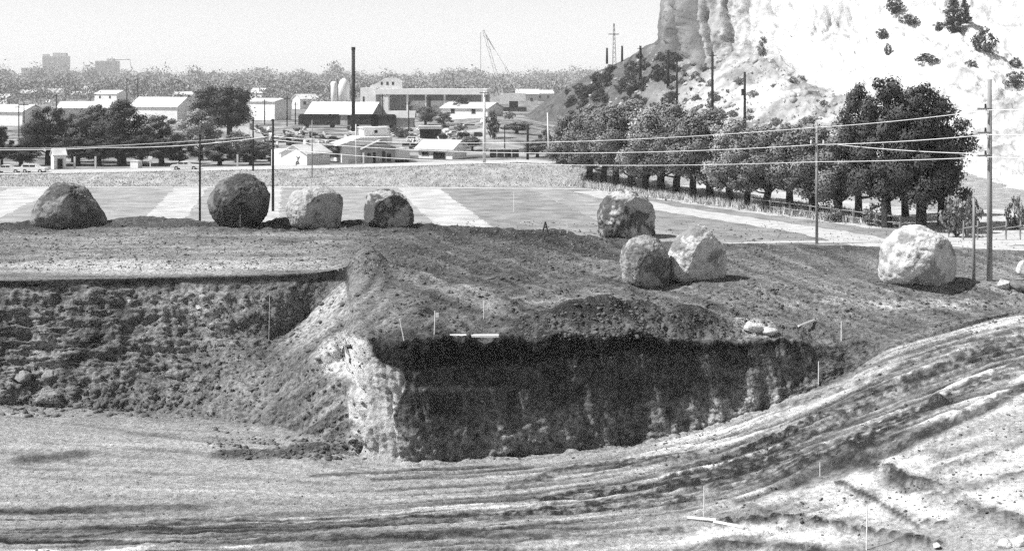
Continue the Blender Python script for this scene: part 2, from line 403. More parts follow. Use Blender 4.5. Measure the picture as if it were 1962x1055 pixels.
# bands of churned dark soil and of rolled pale soil, with sunlit berm edges painted pale, on the ramp: points, half thickness, tint, height, churned
BANDS = [
 ([(981, 932), (1097, 896), (1230, 884), (1330, 872)], 8, .5, .08, 1), ([(1040, 962), (1110, 946), (1250, 934), (1330, 930)], 9, .3, .12, 1), ([(960, 990), (1100, 972), (1240, 955), (1320, 956)], 8, .38, .08, 1),
 ([(700, 1000), (981, 985), (1180, 975), (1300, 968)], 6, .55, .05, 1), ([(500, 1035), (900, 1022), (1150, 1030), (1300, 1015)], 7, .6, .05, 1),
 ([(1300, 915), (1420, 885), (1500, 850), (1600, 800), (1700, 752), (1820, 700), (1962, 655)], 22, .42, .10, 1), ([(1380, 925), (1500, 895), (1600, 860), (1650, 850)], 20, .45, .08, 1), ([(1640, 850), (1740, 800), (1800, 770)], 18, .4, .10, 1),
 ([(1720, 860), (1800, 820), (1870, 790), (1962, 748)], 13, .5, .1, 1), ([(1800, 775), (1870, 738), (1962, 700)], 12, .45, .1, 1), ([(1500, 780), (1650, 735), (1800, 672), (1962, 630)], 7, .6, .06, 1),
 ([(1430, 865), (1520, 825), (1570, 800)], 8, .35, .14, 1), ([(1560, 745), (1700, 690), (1850, 640)], 5, .65, .03, 0),
 ([(1500, 875), (1604, 843), (1700, 805), (1796, 767)], 4, 1.9, .10, 0), ([(1645, 872), (1720, 845), (1767, 815), (1825, 790)], 4.5, 1.9, .14, 0), ([(1695, 888), (1800, 838), (1900, 795), (1962, 760)], 6, 1.7, .12, 0),
 ([(1793, 767), (1820, 745), (1845, 730), (1895, 714)], 6, 2.0, .18, 0), ([(1825, 800), (1890, 765), (1962, 725)], 5, 1.8, .12, 0), ([(1210, 882), (1330, 857), (1440, 838), (1560, 800)], 5, 1.7, .10, 0), ([(1270, 850), (1420, 818), (1560, 775), (1700, 712)], 6, 1.45, .05, 0),
 ([(1050, 915), (1180, 905), (1270, 893)], 4, 1.5, .06, 0), ([(1270, 910), (1340, 898), (1370, 897)], 5, 1.7, .06, 0), ([(1600, 690), (1760, 650), (1962, 605)], 9, 1.5, .03, 0), ([(1700, 735), (1850, 668), (1962, 640)], 5, 1.5, .05, 0),
 ([(1385, 1004), (1480, 996), (1560, 1001), (1640, 1016), (1720, 1030), (1790, 1040)], 9, .3, .22, 1), ([(1610, 926), (1650, 945), (1690, 968), (1755, 1006)], 4, .35, .12, 0), ([(1665, 888), (1750, 933), (1830, 962), (1950, 1004)], 17, .48, .16, 1),
 ([(1640, 912), (1700, 948), (1800, 990)], 9, 1.4, .0, 0), ([(1400, 962), (1500, 948), (1580, 945), (1680, 985)], 16, 1.45, .0, 0), ([(1350, 1016), (1450, 1018), (1600, 1036)], 9, 1.4, .0, 0), ([(1370, 1044), (1460, 1046), (1570, 1054)], 8, .45, .12, 1),
 ([(1480, 985), (1420, 962), (1390, 955)], 5, .65, .04, 0), ([(1790, 905), (1870, 885), (1962, 855)], 8, .5, .12, 1), ([(1700, 900), (1740, 918), (1790, 925)], 5, .45, .12, 0), ([(1770, 998), (1830, 1004)], 5, .4, .1, 1), ([(1820, 945), (1900, 925), (1962, 905)], 6, .6, .08, 1),
 ([(1760, 900), (1860, 905), (1962, 890)], 12, 1.35, .0, 0), ([(1800, 940), (1900, 960), (1962, 975)], 9, 1.25, .0, 0), ([(1000, 1048), (1200, 1040), (1350, 1030)], 9, 1.3, .0, 0),
]
nb = int(np.searchsorted(vv, 5.05)); PXb, PYb, FMb = PX[:nb], PY[:nb], floor_m[:nb]
jb = 3.5 * fbm(Xg[:nb] * 2.2, Dg[:nb] * 2.2, Xg[:nb] * 0, 4, 141, .6) + 2.5 * lumps[:nb]
churn = np.clip(.5 + 2.2 * fbm(Xg[:nb] * 4.5, Dg[:nb] * 3.0, Xg[:nb] * 0, 3, 143, .7), 0, 1)
for poly, hw, tn, h, ch in BANDS:
    best = np.full(PXb.shape, 1e9)
    for (ax, ay), (bx, by) in zip(poly[:-1], poly[1:]):
        L2 = (bx - ax) ** 2 + (by - ay) ** 2; t = np.clip(((PXb - ax) * (bx - ax) + (PYb - ay) * (by - ay)) / L2, 0, 1)
        best = np.minimum(best, np.hypot((PXb - ax - t * (bx - ax)) * .6, PYb - ay - t * (by - ay)))
    g = np.exp(-(np.maximum(best + jb, 0) / hw) ** 4) * FMb
    tint[:nb] *= 1 + (tn - 1) * g * ((.35 + .85 * churn) if ch else 1)
    P3[:nb, :, 2] += g * h * .5 * ((.4 + 1.1 * churn) if ch else 1)

# wheel and crawler tracks sweeping along the floor and up the ramp
rt = np.random.default_rng(12)
nfl = int(np.searchsorted(vv, 5.05))
PXf, VVf, LUf, FMf = PX[:nfl], VV[:nfl], lumps[:nfl], floor_m[:nfl]
for k in range(330):
    onright = rt.random() < .6
    v0 = rt.choice([rt.uniform(1.2, 3.2), rt.uniform(1.9, 4.2)]) if onright else rt.choice([rt.uniform(1.6, 3.0), rt.uniform(1.6, 3.0), rt.uniform(3.0, 4.8)])
    c = rt.uniform(950, 2000) if onright else rt.uniform(-80, 1100)
    ln = rt.uniform(90, 420)
    slope = rt.normal(0, .0003); w = rt.uniform(.008, .045) * (1.2 if onright else 1)
    dark = rt.random() < .62
    amt = rt.uniform(.45, .85) if dark else rt.uniform(.25, .6)
    if onright: amt *= .6
    if v0 > 3.1 and not onright: amt *= .35
    j0, j1 = np.searchsorted(px_cols, [c - 1.5 * ln, c + 1.5 * ln]); sl = np.s_[:, j0:j1]
    if j1 - j0 < 4: continue
    px_, v_n = PXf[sl], VVf[sl]
    lane = v_n - v0 - slope * (px_ - c) - .04 * np.interp(px_, px_cols[j0:j1], vnoise(px_cols[j0:j1] / 170.0, np.full(j1 - j0, float(k)), np.zeros(j1 - j0), 5)) - .012 * LUf[sl]
    ends = np.exp(-((px_ - c) / ln) ** 4) * FMf[sl]
    br = np.clip(.8 + 1.0 * vnoise(px_cols[j0:j1] / 45.0, np.full(j1 - j0, k + .5), np.zeros(j1 - j0), 9), 0, 1)[None, :]
    g = np.exp(-(lane / w) ** 4) * ends * br
    T_ = tint[:nfl]; Z_ = P3[:nfl]
    if dark:
        cl_ = .5 + .5 * np.sin(px_ / 2.9 + k + 8 * lane / w) if rt.random() < .55 else 1.0
        T_[sl] *= 1 - g * amt * (.5 + .5 * cl_)
        Z_[..., 2][sl] += -g * .022 + np.exp(-((lane - w * 1.5) / (w * .5)) ** 2) * ends * .022 + g * LUf[sl] * .05
    else:
        T_[sl] *= 1 + g * amt
        Z_[..., 2][sl] += g * .02

# --- albedo of the soils (damp topsoil dark, dry clay and rolled tracks pale; some light and shade painted in)
alb = np.full_like(Xg, .2)
zone = np.clip(lowband + right_tr * sstep(1.2, 2.2, VV) + .25, 0, 1.2)
sk = np.tanh(3.2 * streak)
al_floor = .325 + .10 * sk * zone + .05 * lumps + .03 * lumps2
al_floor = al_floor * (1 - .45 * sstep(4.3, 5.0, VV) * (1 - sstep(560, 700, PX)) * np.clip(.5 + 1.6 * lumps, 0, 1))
al_floor = al_floor * (1 - .25 * lowband * sstep(-.1, .3, streak + .15))
al_floor = al_floor * (1 + .26 * sstep(1750, 2000, PX) * sstep(640, 800, PY)) * (1 - .15 * spot(1350, 900, 330, 70) - .12 * spot(1650, 790, 200, 60))  # right slope painted paler, as ground that faces the sun
al_floor = np.clip(al_floor * tint ** 1.5, .03, .72)
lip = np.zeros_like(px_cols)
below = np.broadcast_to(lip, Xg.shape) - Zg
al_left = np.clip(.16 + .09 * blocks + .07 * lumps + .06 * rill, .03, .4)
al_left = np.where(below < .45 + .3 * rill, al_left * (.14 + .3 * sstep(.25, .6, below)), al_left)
al_left *= 1 - .45 * spot(215, 600, 45, 60) - .4 * spot(500, 640, 60, 40) - .3 * spot(160, 660, 60, 50) - .5 * spot(0, 640, 30, 110)  # left end painted darker for the shade on a jutting wall
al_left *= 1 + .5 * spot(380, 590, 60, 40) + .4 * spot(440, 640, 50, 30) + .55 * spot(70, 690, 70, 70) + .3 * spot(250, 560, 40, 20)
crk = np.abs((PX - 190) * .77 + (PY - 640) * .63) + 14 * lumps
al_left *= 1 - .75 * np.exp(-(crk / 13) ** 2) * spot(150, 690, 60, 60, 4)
tdiag = (PX - 690) * .58 + (PY - 525) * .81
al_slope = .17 + .05 * lumps + .04 * rill + .20 * fbm(tdiag / 11.0, (PX - PY) / 260.0, PX * 0, 4, 83, .6) + .1 * spot(600, 600, 100, 60)
al_slope *= 1 - .4 * spot(540, 690, 60, 30) - .3 * spot(600, 830, 60, 30)
al_prow = np.clip(.5 + .16 * flut + .08 * rill + .06 * lumps, .2, .7) * (1 - .35 * spot(745, 720, 20, 40) - .3 * spot(735, 680, 30, 16))  # dark spots paint the shade under overhangs
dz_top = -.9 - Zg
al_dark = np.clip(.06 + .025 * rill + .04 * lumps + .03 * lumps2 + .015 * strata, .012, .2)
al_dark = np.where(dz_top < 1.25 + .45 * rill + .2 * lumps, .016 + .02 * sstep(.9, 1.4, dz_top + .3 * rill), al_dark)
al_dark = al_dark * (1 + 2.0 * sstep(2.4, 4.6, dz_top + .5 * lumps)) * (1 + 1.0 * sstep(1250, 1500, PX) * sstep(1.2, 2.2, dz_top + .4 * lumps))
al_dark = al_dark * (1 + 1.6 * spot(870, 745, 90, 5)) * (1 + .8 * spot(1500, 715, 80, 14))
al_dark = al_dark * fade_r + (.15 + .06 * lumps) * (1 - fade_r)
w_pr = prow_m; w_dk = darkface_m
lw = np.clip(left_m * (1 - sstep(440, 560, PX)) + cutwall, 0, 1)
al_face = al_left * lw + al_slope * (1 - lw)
clay_l = spot(655, 690, 42, 34, 4)
al_face = al_face * (1 - clay_l) + .5 * clay_l
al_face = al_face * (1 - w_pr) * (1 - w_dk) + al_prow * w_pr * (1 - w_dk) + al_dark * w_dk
t2 = PY - .34 * PX
str_up = fbm(t2 / 7.0, PX / 170.0, PX * 0, 4, 87, .6) * sstep(700, 800, PX) + fbm(PY / 3.5, PX / 190.0, PX * 0, 4, 88, .6) * (1 - sstep(640, 740, PX))
al_up = .12 + .045 * (1 - sstep(600, 760, PX)) + .02 * sstep(1400, 1600, PX) + .12 * str_up + .06 * lumps + .03 * lumps2 + .03 * fbm(Xw * .3, Yw * .12, Xw * 0, 4, 81)
wsl = .85 * spot(715, 585, 60, 62, 4)
al_up = al_up * (1 - wsl) + al_slope * wsl
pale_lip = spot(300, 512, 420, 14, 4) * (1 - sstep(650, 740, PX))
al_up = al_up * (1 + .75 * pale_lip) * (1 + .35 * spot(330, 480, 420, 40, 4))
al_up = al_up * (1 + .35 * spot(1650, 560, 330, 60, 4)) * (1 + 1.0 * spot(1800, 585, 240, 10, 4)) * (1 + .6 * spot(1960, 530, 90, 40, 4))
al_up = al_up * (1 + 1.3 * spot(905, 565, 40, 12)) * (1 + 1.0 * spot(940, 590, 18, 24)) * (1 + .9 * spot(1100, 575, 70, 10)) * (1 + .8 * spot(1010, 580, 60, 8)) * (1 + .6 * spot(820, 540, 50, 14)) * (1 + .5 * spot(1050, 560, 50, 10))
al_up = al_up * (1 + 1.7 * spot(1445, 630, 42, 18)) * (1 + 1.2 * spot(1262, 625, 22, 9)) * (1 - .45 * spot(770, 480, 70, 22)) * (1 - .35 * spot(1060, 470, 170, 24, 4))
al_up = al_up * (1 - .5 * spot(1610, 478, 80, 14)) * (1 - .72 * np.clip(bank * 1.3, 0, 1)) * (1 - .5 * spot(740, 545, 16, 22)) * (1 - .6 * spot(790, 640, 90, 12)) * (1 - .4 * spot(830, 600, 40, 12))  # banks painted near black for the shade on their near sides
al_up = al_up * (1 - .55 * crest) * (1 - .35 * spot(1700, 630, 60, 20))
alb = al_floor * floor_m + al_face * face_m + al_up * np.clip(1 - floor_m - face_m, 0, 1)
alb = np.clip(alb, .015, .8)

nr, nc = Xg.shape
idx = np.arange(nr * nc).reshape(nr, nc)
quads = np.stack([idx[:-1, :-1], idx[:-1, 1:], idx[1:, 1:], idx[1:, :-1]], -1).reshape(-1, 4)
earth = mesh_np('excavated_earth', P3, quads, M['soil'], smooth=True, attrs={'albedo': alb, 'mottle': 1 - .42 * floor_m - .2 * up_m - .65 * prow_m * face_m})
tag(earth, 'raw earth of the excavation with cut faces, ramp and churned upper ground', None, None, 'structure')

sub_r = np.unique(np.r_[np.arange(0, nr, 2), nr - 1]); sub_c = np.unique(np.r_[np.arange(0, nc, 2), nc - 1])
PB = P3[np.ix_(sub_r, sub_c)]; ib = np.arange(PB.shape[0] * PB.shape[1]).reshape(PB.shape[:2])
qb = np.stack([ib[:-1, :-1], ib[:-1, 1:], ib[1:, 1:], ib[1:, :-1]], -1).reshape(-1, 4)
BVH = BVHTree.FromPolygons(PB.reshape(-1, 3).tolist(), qb.tolist())
EYE = Vector((0, 0, HC))
def hit(px, py, zfall=-.35):
    """where the line of sight through a seen point meets the earth"""
    dr = (W(px, py, 1.0) - EYE).normalized()
    h = BVH.ray_cast(EYE, dr)
    if h[0] is not None: return h[0]
    return G(px, py, zfall)
def zat(x, y, dflt=-.35):
    h = BVH.ray_cast(Vector((x, y, 60)), Vector((0, 0, -1)))
    return max(h[0].z, dflt) if h[0] is not None else dflt

# ---------------------------------------------------------------- ground beyond: field, embankment, town plain
FZ = -0.35
def emb_top(x, y):
    px = CX + F * x / y
    return np.interp(px, [-400, 0, 600, 1000, 1120, 1230], [.3, .3, .9, 1.55, 1.2, .0])
gy = np.concatenate([[82], np.arange(90, 138, 4), np.arange(138, 150, .5), np.arange(150, 166, 2), np.arange(170, 400, 8), np.geomspace(400, 2600, 30)])
gx = np.concatenate([-np.geomspace(80, 2000, 16)[::-1], np.arange(-76, 77, 1.0), np.geomspace(80, 2000, 16)])
GX, GY = np.meshgrid(gx, gy)
et = emb_top(GX, np.maximum(GY, 100))
up = sstep(139.5, 146, GY)
GZ = FZ + (et - FZ) * up
GZ = np.where(GY > 152, et + (.15 - et) * sstep(152, 166, GY), GZ)
GZ += fbm(GX * .25, GY * .4, GX * 0, 4, 101) * .28 * sstep(139, 142, GY) * (1 - sstep(146, 147, GY))
GZ += fbm(GX * .02, GY * .02, GX * 0, 3, 103) * .6 * sstep(180, 260, GY)
rough_bank = np.exp(-((CX + F * GX / GY - 960) / 90) ** 2) * sstep(190, 240, GY) * (1 - sstep(300, 380, GY))
GZ += rough_bank * (1.6 + 1.2 * fbm(GX * .12, GY * .06, GX * 0, 4, 105))
ig = np.arange(GX.size).reshape(GX.shape)
gq = np.stack([ig[:-1, :-1], ig[:-1, 1:], ig[1:, 1:], ig[1:, :-1]], -1).reshape(-1, 4)
ground = mesh_np('ground', np.stack([GX, GY, GZ], -1), gq, M['weeds'], smooth=True)
ground['kind'] = 'structure'
ground.data.materials.append(M['ground'])
mi = (np.repeat(gy[:-1], len(gx) - 1) > 153).astype(np.int32); ground.data.polygons.foreach_set('material_index', mi)
def gz(x, y):
    """height of the plain"""
    j = np.clip(np.searchsorted(gx, x) - 1, 0, len(gx) - 2); i = np.clip(np.searchsorted(gy, y) - 1, 0, len(gy) - 2)
    a = (x - gx[j]) / (gx[j + 1] - gx[j]); b = (y - gy[i]) / (gy[i + 1] - gy[i])
    return float((GZ[i, j] * (1 - a) + GZ[i, j + 1] * a) * (1 - b) + (GZ[i + 1, j] * (1 - a) + GZ[i + 1, j + 1] * a) * b)
def plain(px, d):
    x = (px - CX) / F * d
    return Vector((x, d, gz(x, d)))

# strips of the field run to one vanishing point, 9 degrees left of the view
STR_TOP = dz(360, FZ)
def strip(p0, p1, mat, name, d0=84.0, d1=None, lift=.004):
    d1 = d1 or STR_TOP + 1
    dirx = (552 - CX) / F
    x0, x1 = ((p - CX) / F * STR_TOP for p in (p0, p1))
    V, Q = [], []
    n = 90
    jr = random.Random(int(p0) + 7)
    for i in range(n + 1):
        d = d0 + (d1 - d0) * i / n
        for k in range(9):
            x = x0 + (x1 - x0) * k / 8 + dirx * (d - STR_TOP)
            wv = (.06 * math.sin(d * .7 + k * 9 + p0) + jr.gauss(0, .10)) if k in (0, 8) else 0
            V.append((x + wv, d, FZ + lift))
    for i in range(n):
        for k in range(8):
            a = i * 9 + k; Q.append((a, a + 1, a + 10, a + 9))
    o = mesh_np(name, V, Q, mat); o['kind'] = 'structure'; return o
STRIPS = [(-900, -230, 'grass_mid'), (-230, 20, 'grass_light2'), (20, 117, 'grass_light'), (117, 335, 'grass_light2'), (335, 398, 'grass_light'), (398, 470, 'grass_light2'),
          (470, 540, 'grass_light'), (540, 762, 'grass_light2'), (762, 840, 'grass_light'), (840, 1010, 'grass_mid'), (1010, 1078, 'grass_light2'), (1078, 1420, 'grass_mid')]
M['grass_light2'] = mat_noise('greyish_cut_grass', 0.19, 0.38, scale=.5, detail=8, bump=0.5, bscale=6, rough=1.0)
for k, (a, b, m) in enumerate(STRIPS):
    strip(a, b, M[m], 'field_strip', lift=.004 if k % 2 else .008)

def ribbon(name, pts, widths, z, mat, kind='structure', n=10):
    P = [G(px, py, z) if not isinstance(px, Vector) else px for px, py in pts]
    V, Q = [], []
    fine = []
    for i in range(len(P) - 1):
        for t in range(n):
            s = t / n; fine.append((P[i].lerp(P[i + 1], s), widths[i] + (widths[i + 1] - widths[i]) * s))
    fine.append((P[-1], widths[-1]))
    for i, (p, w) in enumerate(fine):
        a = fine[max(i - 1, 0)][0]; b = fine[min(i + 1, len(fine) - 1)][0]
        t = (b - a); t.z = 0; t.normalize(); s = Vector((t.y, -t.x, 0))
        for k in (-1, 0, 1):
            q = p + s * (w * .5 * k * (1 + .12 * math.sin(i * 1.7 + k)))
            V.append((q.x, q.y, z))
    for i in range(len(fine) - 1):
        for k in range(2):
            a = i * 3 + k; Q.append((a, a + 1, a + 4, a + 3))
    o = mesh_np(name, V, Q, mat); o['kind'] = kind; return o
ribbon('dirt_path', [(1130, 366), (1255, 396), (1400, 418), (1560, 442), (1690, 468), (1830, 500)], [3.2, 3.2, 3.4, 3.6, 4.5, 7], FZ + .016, M['road'])
ribbon('path', [(1372, 467), (1500, 463), (1700, 463)], [.9, 1.0, 1.2], FZ + .02, M['road'])
ribbon('path', [(-300, 358.5), (300, 358.5), (700, 358.5), (1130, 362)], [1.3, 1.3, 1.3, 1.3], FZ + .02, M['road'])
# road along the top of the embankment
V, Q = [], []
xs_r = np.arange(-75, 12, 1.0)
for i, x in enumerate(xs_r):
    for k, y in enumerate((146.8, 149.5, 152.5)):
        V.append((x, y, gz(x, y) + .05))
for i in range(len(xs_r) - 1):
    for k in range(2):
        a = i * 3 + k; Q.append((a, a + 1, a + 4, a + 3))
mesh_np('embankment_road', V, Q, M['road'])['kind'] = 'structure'
ribbon('bare_ground', [(1095, 352), (1210, 366), (1330, 383), (1470, 404), (1600, 420), (1720, 436)], [4.5, 5, 5, 4.5, 4, 4], FZ + .012, M['grass_light'])
ribbon('bare_ground', [(1800, 470), (1990, 430), (2300, 420)], [5, 20, 24], FZ + .024, M['road'])
ribbon('bare_ground', [(1830, 520), (1900, 500), (2000, 490), (2300, 480)], [3, 9, 10, 10], FZ + .028, M['road'])
ribbon('bare_ground', [(1080, 335), (1210, 351), (1330, 367), (1470, 386), (1600, 400), (1720, 414), (1850, 430)], [12, 14, 14, 13, 12, 11, 10], FZ + .036, M['grass_light'])

# ---------------------------------------------------------------- the hill with the pale cliffs
HR = [
 # foot
 [D(1000, 236, 322), D(1100, 246, 290), D(1300, 270, 230), D(1500, 297, 190), D(1700, 322, 163), D(1850, 345, 145), D(1962, 372, 127), D(2500, 400, 112)],
 # half way up the scree
 [D(1000, 233, 326), D(1060, 212, 316), D(1140, 188, 305), D(1265, 165, 272), D(1400, 180, 244), D(1550, 215, 214), D(1700, 250, 192), D(1850, 270, 178), D(1962, 290, 160), D(2500, 320, 140)],
 # foot of the cliffs
 [D(1000, 228, 332), D(1060, 185, 330), D(1140, 140, 325), D(1200, 113, 316), D(1262, 76, 302), D(1300, 108, 288), D(1340, 122, 276), D(1400, 98, 270), D(1470, 104, 260), D(1550, 155, 240), D(1650, 185, 226), D(1750, 150, 222), D(1850, 135, 218), D(1962, 175, 205), D(2500, 190, 180)],
 # shoulder
 [D(1000, 227, 340), D(1060, 184, 338), D(1140, 139.5, 334), D(1200, 112.5, 324), D(1261, 75.5, 309), D(1269, 20, 304), D(1300, 10, 294), D(1340, 20, 282), D(1400, 10, 277), D(1470, 15, 268), D(1550, 30, 254), D(1650, 60, 250), D(1750, 55, 244), D(1850, 60, 240), D(1962, 110, 228), D(2500, 120, 200)],
 # brow, above the frame
 [D(1000, 226, 350), D(1060, 184, 346), D(1140, 139.5, 344), D(1200, 112.5, 334), D(1260, 75, 318), D(1272, -70, 314), D(1340, -170, 296), D(1470, -190, 284), D(1650, -190, 290), D(1850, -190, 290), D(1962, -160, 284), D(2500, -160, 260)],
 # behind
 [D(1000, 226, 362), D(1060, 195, 362), D(1140, 160, 362), D(1200, 140, 356), D(1260, 120, 345), D(1272, -60, 345), D(1340, -150, 340), D(1470, -170, 340), D(1650, -170, 350), D(1850, -170, 350), D(1962, -140, 350), D(2500, -140, 340)],
]
HS = [50, 64, 76, 60, 24]
hpx = np.concatenate([np.arange(1000, 1250, 3), np.arange(1250, 1280, 1), np.arange(1280, 2000, 2.5), np.arange(2000, 2501, 8)]).astype(float)
hd, hz = [], []
for r in HR:
    a = np.array(r); hd.append(pchip(a[:, 0], a[:, 1], hpx)); hz.append(pchip(a[:, 0], a[:, 2], hpx))
hd = np.array(hd); hz = np.array(hz); hz[0] -= 1.2
hv_ = np.concatenate([np.arange(n) / n + i for i, n in enumerate(HS)] + [np.array([len(HS)])])
hi0 = np.minimum(hv_.astype(int), len(HS) - 1); hf = (hv_ - hi0)[:, None]
HD = hd[hi0] * (1 - hf) + hd[hi0 + 1] * hf; HZ = hz[hi0] * (1 - hf) + hz[hi0 + 1] * hf
HPX = np.broadcast_to(hpx, HD.shape); HV = np.broadcast_to(hv_[:, None], HD.shape)
HX = (HPX - CX) / F * HD; HPY = HY + (HC - HZ) * F / HD
def hspot(px, py, rx, ry, p=2): return np.exp(-(((HPX - px) / rx) ** 2 + ((HPY - py) / ry) ** 2) ** (p / 2))
PH = np.stack([HX, HD, HZ], -1)
nh = np.cross(np.gradient(PH, axis=1), np.gradient(PH, axis=0)); nh /= np.linalg.norm(nh, axis=-1, keepdims=True) + 1e-9
cl = sstep(1.9, 2.15, HV) * (1 - sstep(4.0, 4.4, HV)) * sstep(1258, 1272, HPX)
crackn = fbm(HX * .22, HD * .16, HZ * .045, 5, 207, .6, True)
flute = fbm(HX * .35, HD * .25, HZ * .07, 5, 201, .55) * 1.4 + fbm(HX * .9, HD * .6, HZ * .3, 4, 203, .55, True) * .7 - 2.2 * np.clip(crackn - .45, 0, 1) ** .7 - .9 * np.clip(fbm(HX * .1, HD * .1, HZ * .35, 4, 208, .6, True) - .5, 0, 1)
flute_l = fbm(HX * .22, HD * .2, HZ * .03, 3, 209) * 3.0 * hspot(1300, 50, 60, 120, 4)
scree = fbm(HX * .16, HD * .16, HZ * .16, 5, 205, .55) * 1.6 + fbm(HX * .55, HD * .55, HZ * .55, 4, 206, .65) * .9 - fbm(HX * .2 + HZ * .1, HD * .05, HZ * .02, 4, 212, .6, True) * .8
dome = fbm(HX * .09, HD * .09, HZ * .12, 3, 211) * 3.0 * sstep(1500, 1650, HPX)
dh = cl * (flute + flute_l) * (1 - .5 * sstep(1480, 1600, HPX)) + (1 - cl) * scree * sstep(0, .3, HV) + dome * sstep(.8, 1.6, HV)
for gx_, gw, gd in ((1286, 5, 4.5), (1300, 3, 2.5), (1330, 8, 7.0), (1352, 4, 2.5), (1392, 5, 3.0), (1437, 4, 2.0), (1480, 4, 2.0)):
    dh -= cl * gd * np.exp(-((HPX - gx_ - 5 * fbm(HZ * .25, HZ * 0 + gx_, HZ * 0, 3, 231) - .12 * (HPY - 60)) / gw) ** 2)
dh *= 1 - .75 * (1 - sstep(1240, 1262, HPX)) * sstep(1.6, 2.0, HV)
PH = PH + nh * dh[..., None]
streaks = fbm(HX * .5, HD * .4, HZ * .06, 5, 221, .6)
mott = fbm(HX * .3, HD * .3, HZ * .3, 5, 223, .6)
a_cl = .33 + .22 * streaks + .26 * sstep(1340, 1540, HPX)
a_cl *= 1 - .62 * hspot(1298, 60, 34, 80, 4) * np.clip(.75 + 1.2 * streaks, 0, 1)  # left pillar's shade painted into the albedo
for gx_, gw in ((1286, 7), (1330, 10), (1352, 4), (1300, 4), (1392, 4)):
    a_cl *= 1 - .6 * np.exp(-((HPX - gx_ - 5 * fbm(HZ * .25, HZ * 0 + gx_, HZ * 0, 3, 231) - .12 * (HPY - 60)) / gw) ** 2)  # shade inside the clefts painted as darker albedo
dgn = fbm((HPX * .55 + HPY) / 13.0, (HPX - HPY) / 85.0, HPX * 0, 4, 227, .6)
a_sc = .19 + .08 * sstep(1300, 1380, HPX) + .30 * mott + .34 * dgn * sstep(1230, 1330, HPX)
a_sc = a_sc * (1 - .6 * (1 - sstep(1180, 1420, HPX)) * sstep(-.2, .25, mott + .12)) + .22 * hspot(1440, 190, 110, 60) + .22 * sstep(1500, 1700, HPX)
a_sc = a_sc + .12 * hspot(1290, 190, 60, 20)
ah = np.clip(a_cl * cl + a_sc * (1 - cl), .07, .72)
nrh, nch = HX.shape; ih = np.arange(nrh * nch).reshape(nrh, nch)
hq = np.stack([ih[:-1, :-1], ih[:-1, 1:], ih[1:, 1:], ih[1:, :-1]], -1).reshape(-1, 4)
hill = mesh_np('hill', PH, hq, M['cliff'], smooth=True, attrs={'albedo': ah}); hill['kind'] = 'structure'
HB = PH[::2, ::2]; ihb = np.arange(HB.shape[0] * HB.shape[1]).reshape(HB.shape[:2])
HBVH = BVHTree.FromPolygons(HB.reshape(-1, 3).tolist(), np.stack([ihb[:-1, :-1], ihb[:-1, 1:], ihb[1:, 1:], ihb[1:, :-1]], -1).reshape(-1, 4).tolist())
def hill_hit(px, py):
    dr = (W(px, py, 1.0) - EYE).normalized(); h = HBVH.ray_cast(EYE, dr)
    return h[0]
def land(px, d):
    """ground at a bearing and distance: earth, plain or hill, whichever is higher"""
    x = (px - CX) / F * d
    z = max(gz(x, d), zat(x, d, -9))
    h = HBVH.ray_cast(Vector((x, d, 90)), Vector((0, 0, -1)))
    if h[0] is not None: z = max(z, h[0].z)
    return Vector((x, d, z))

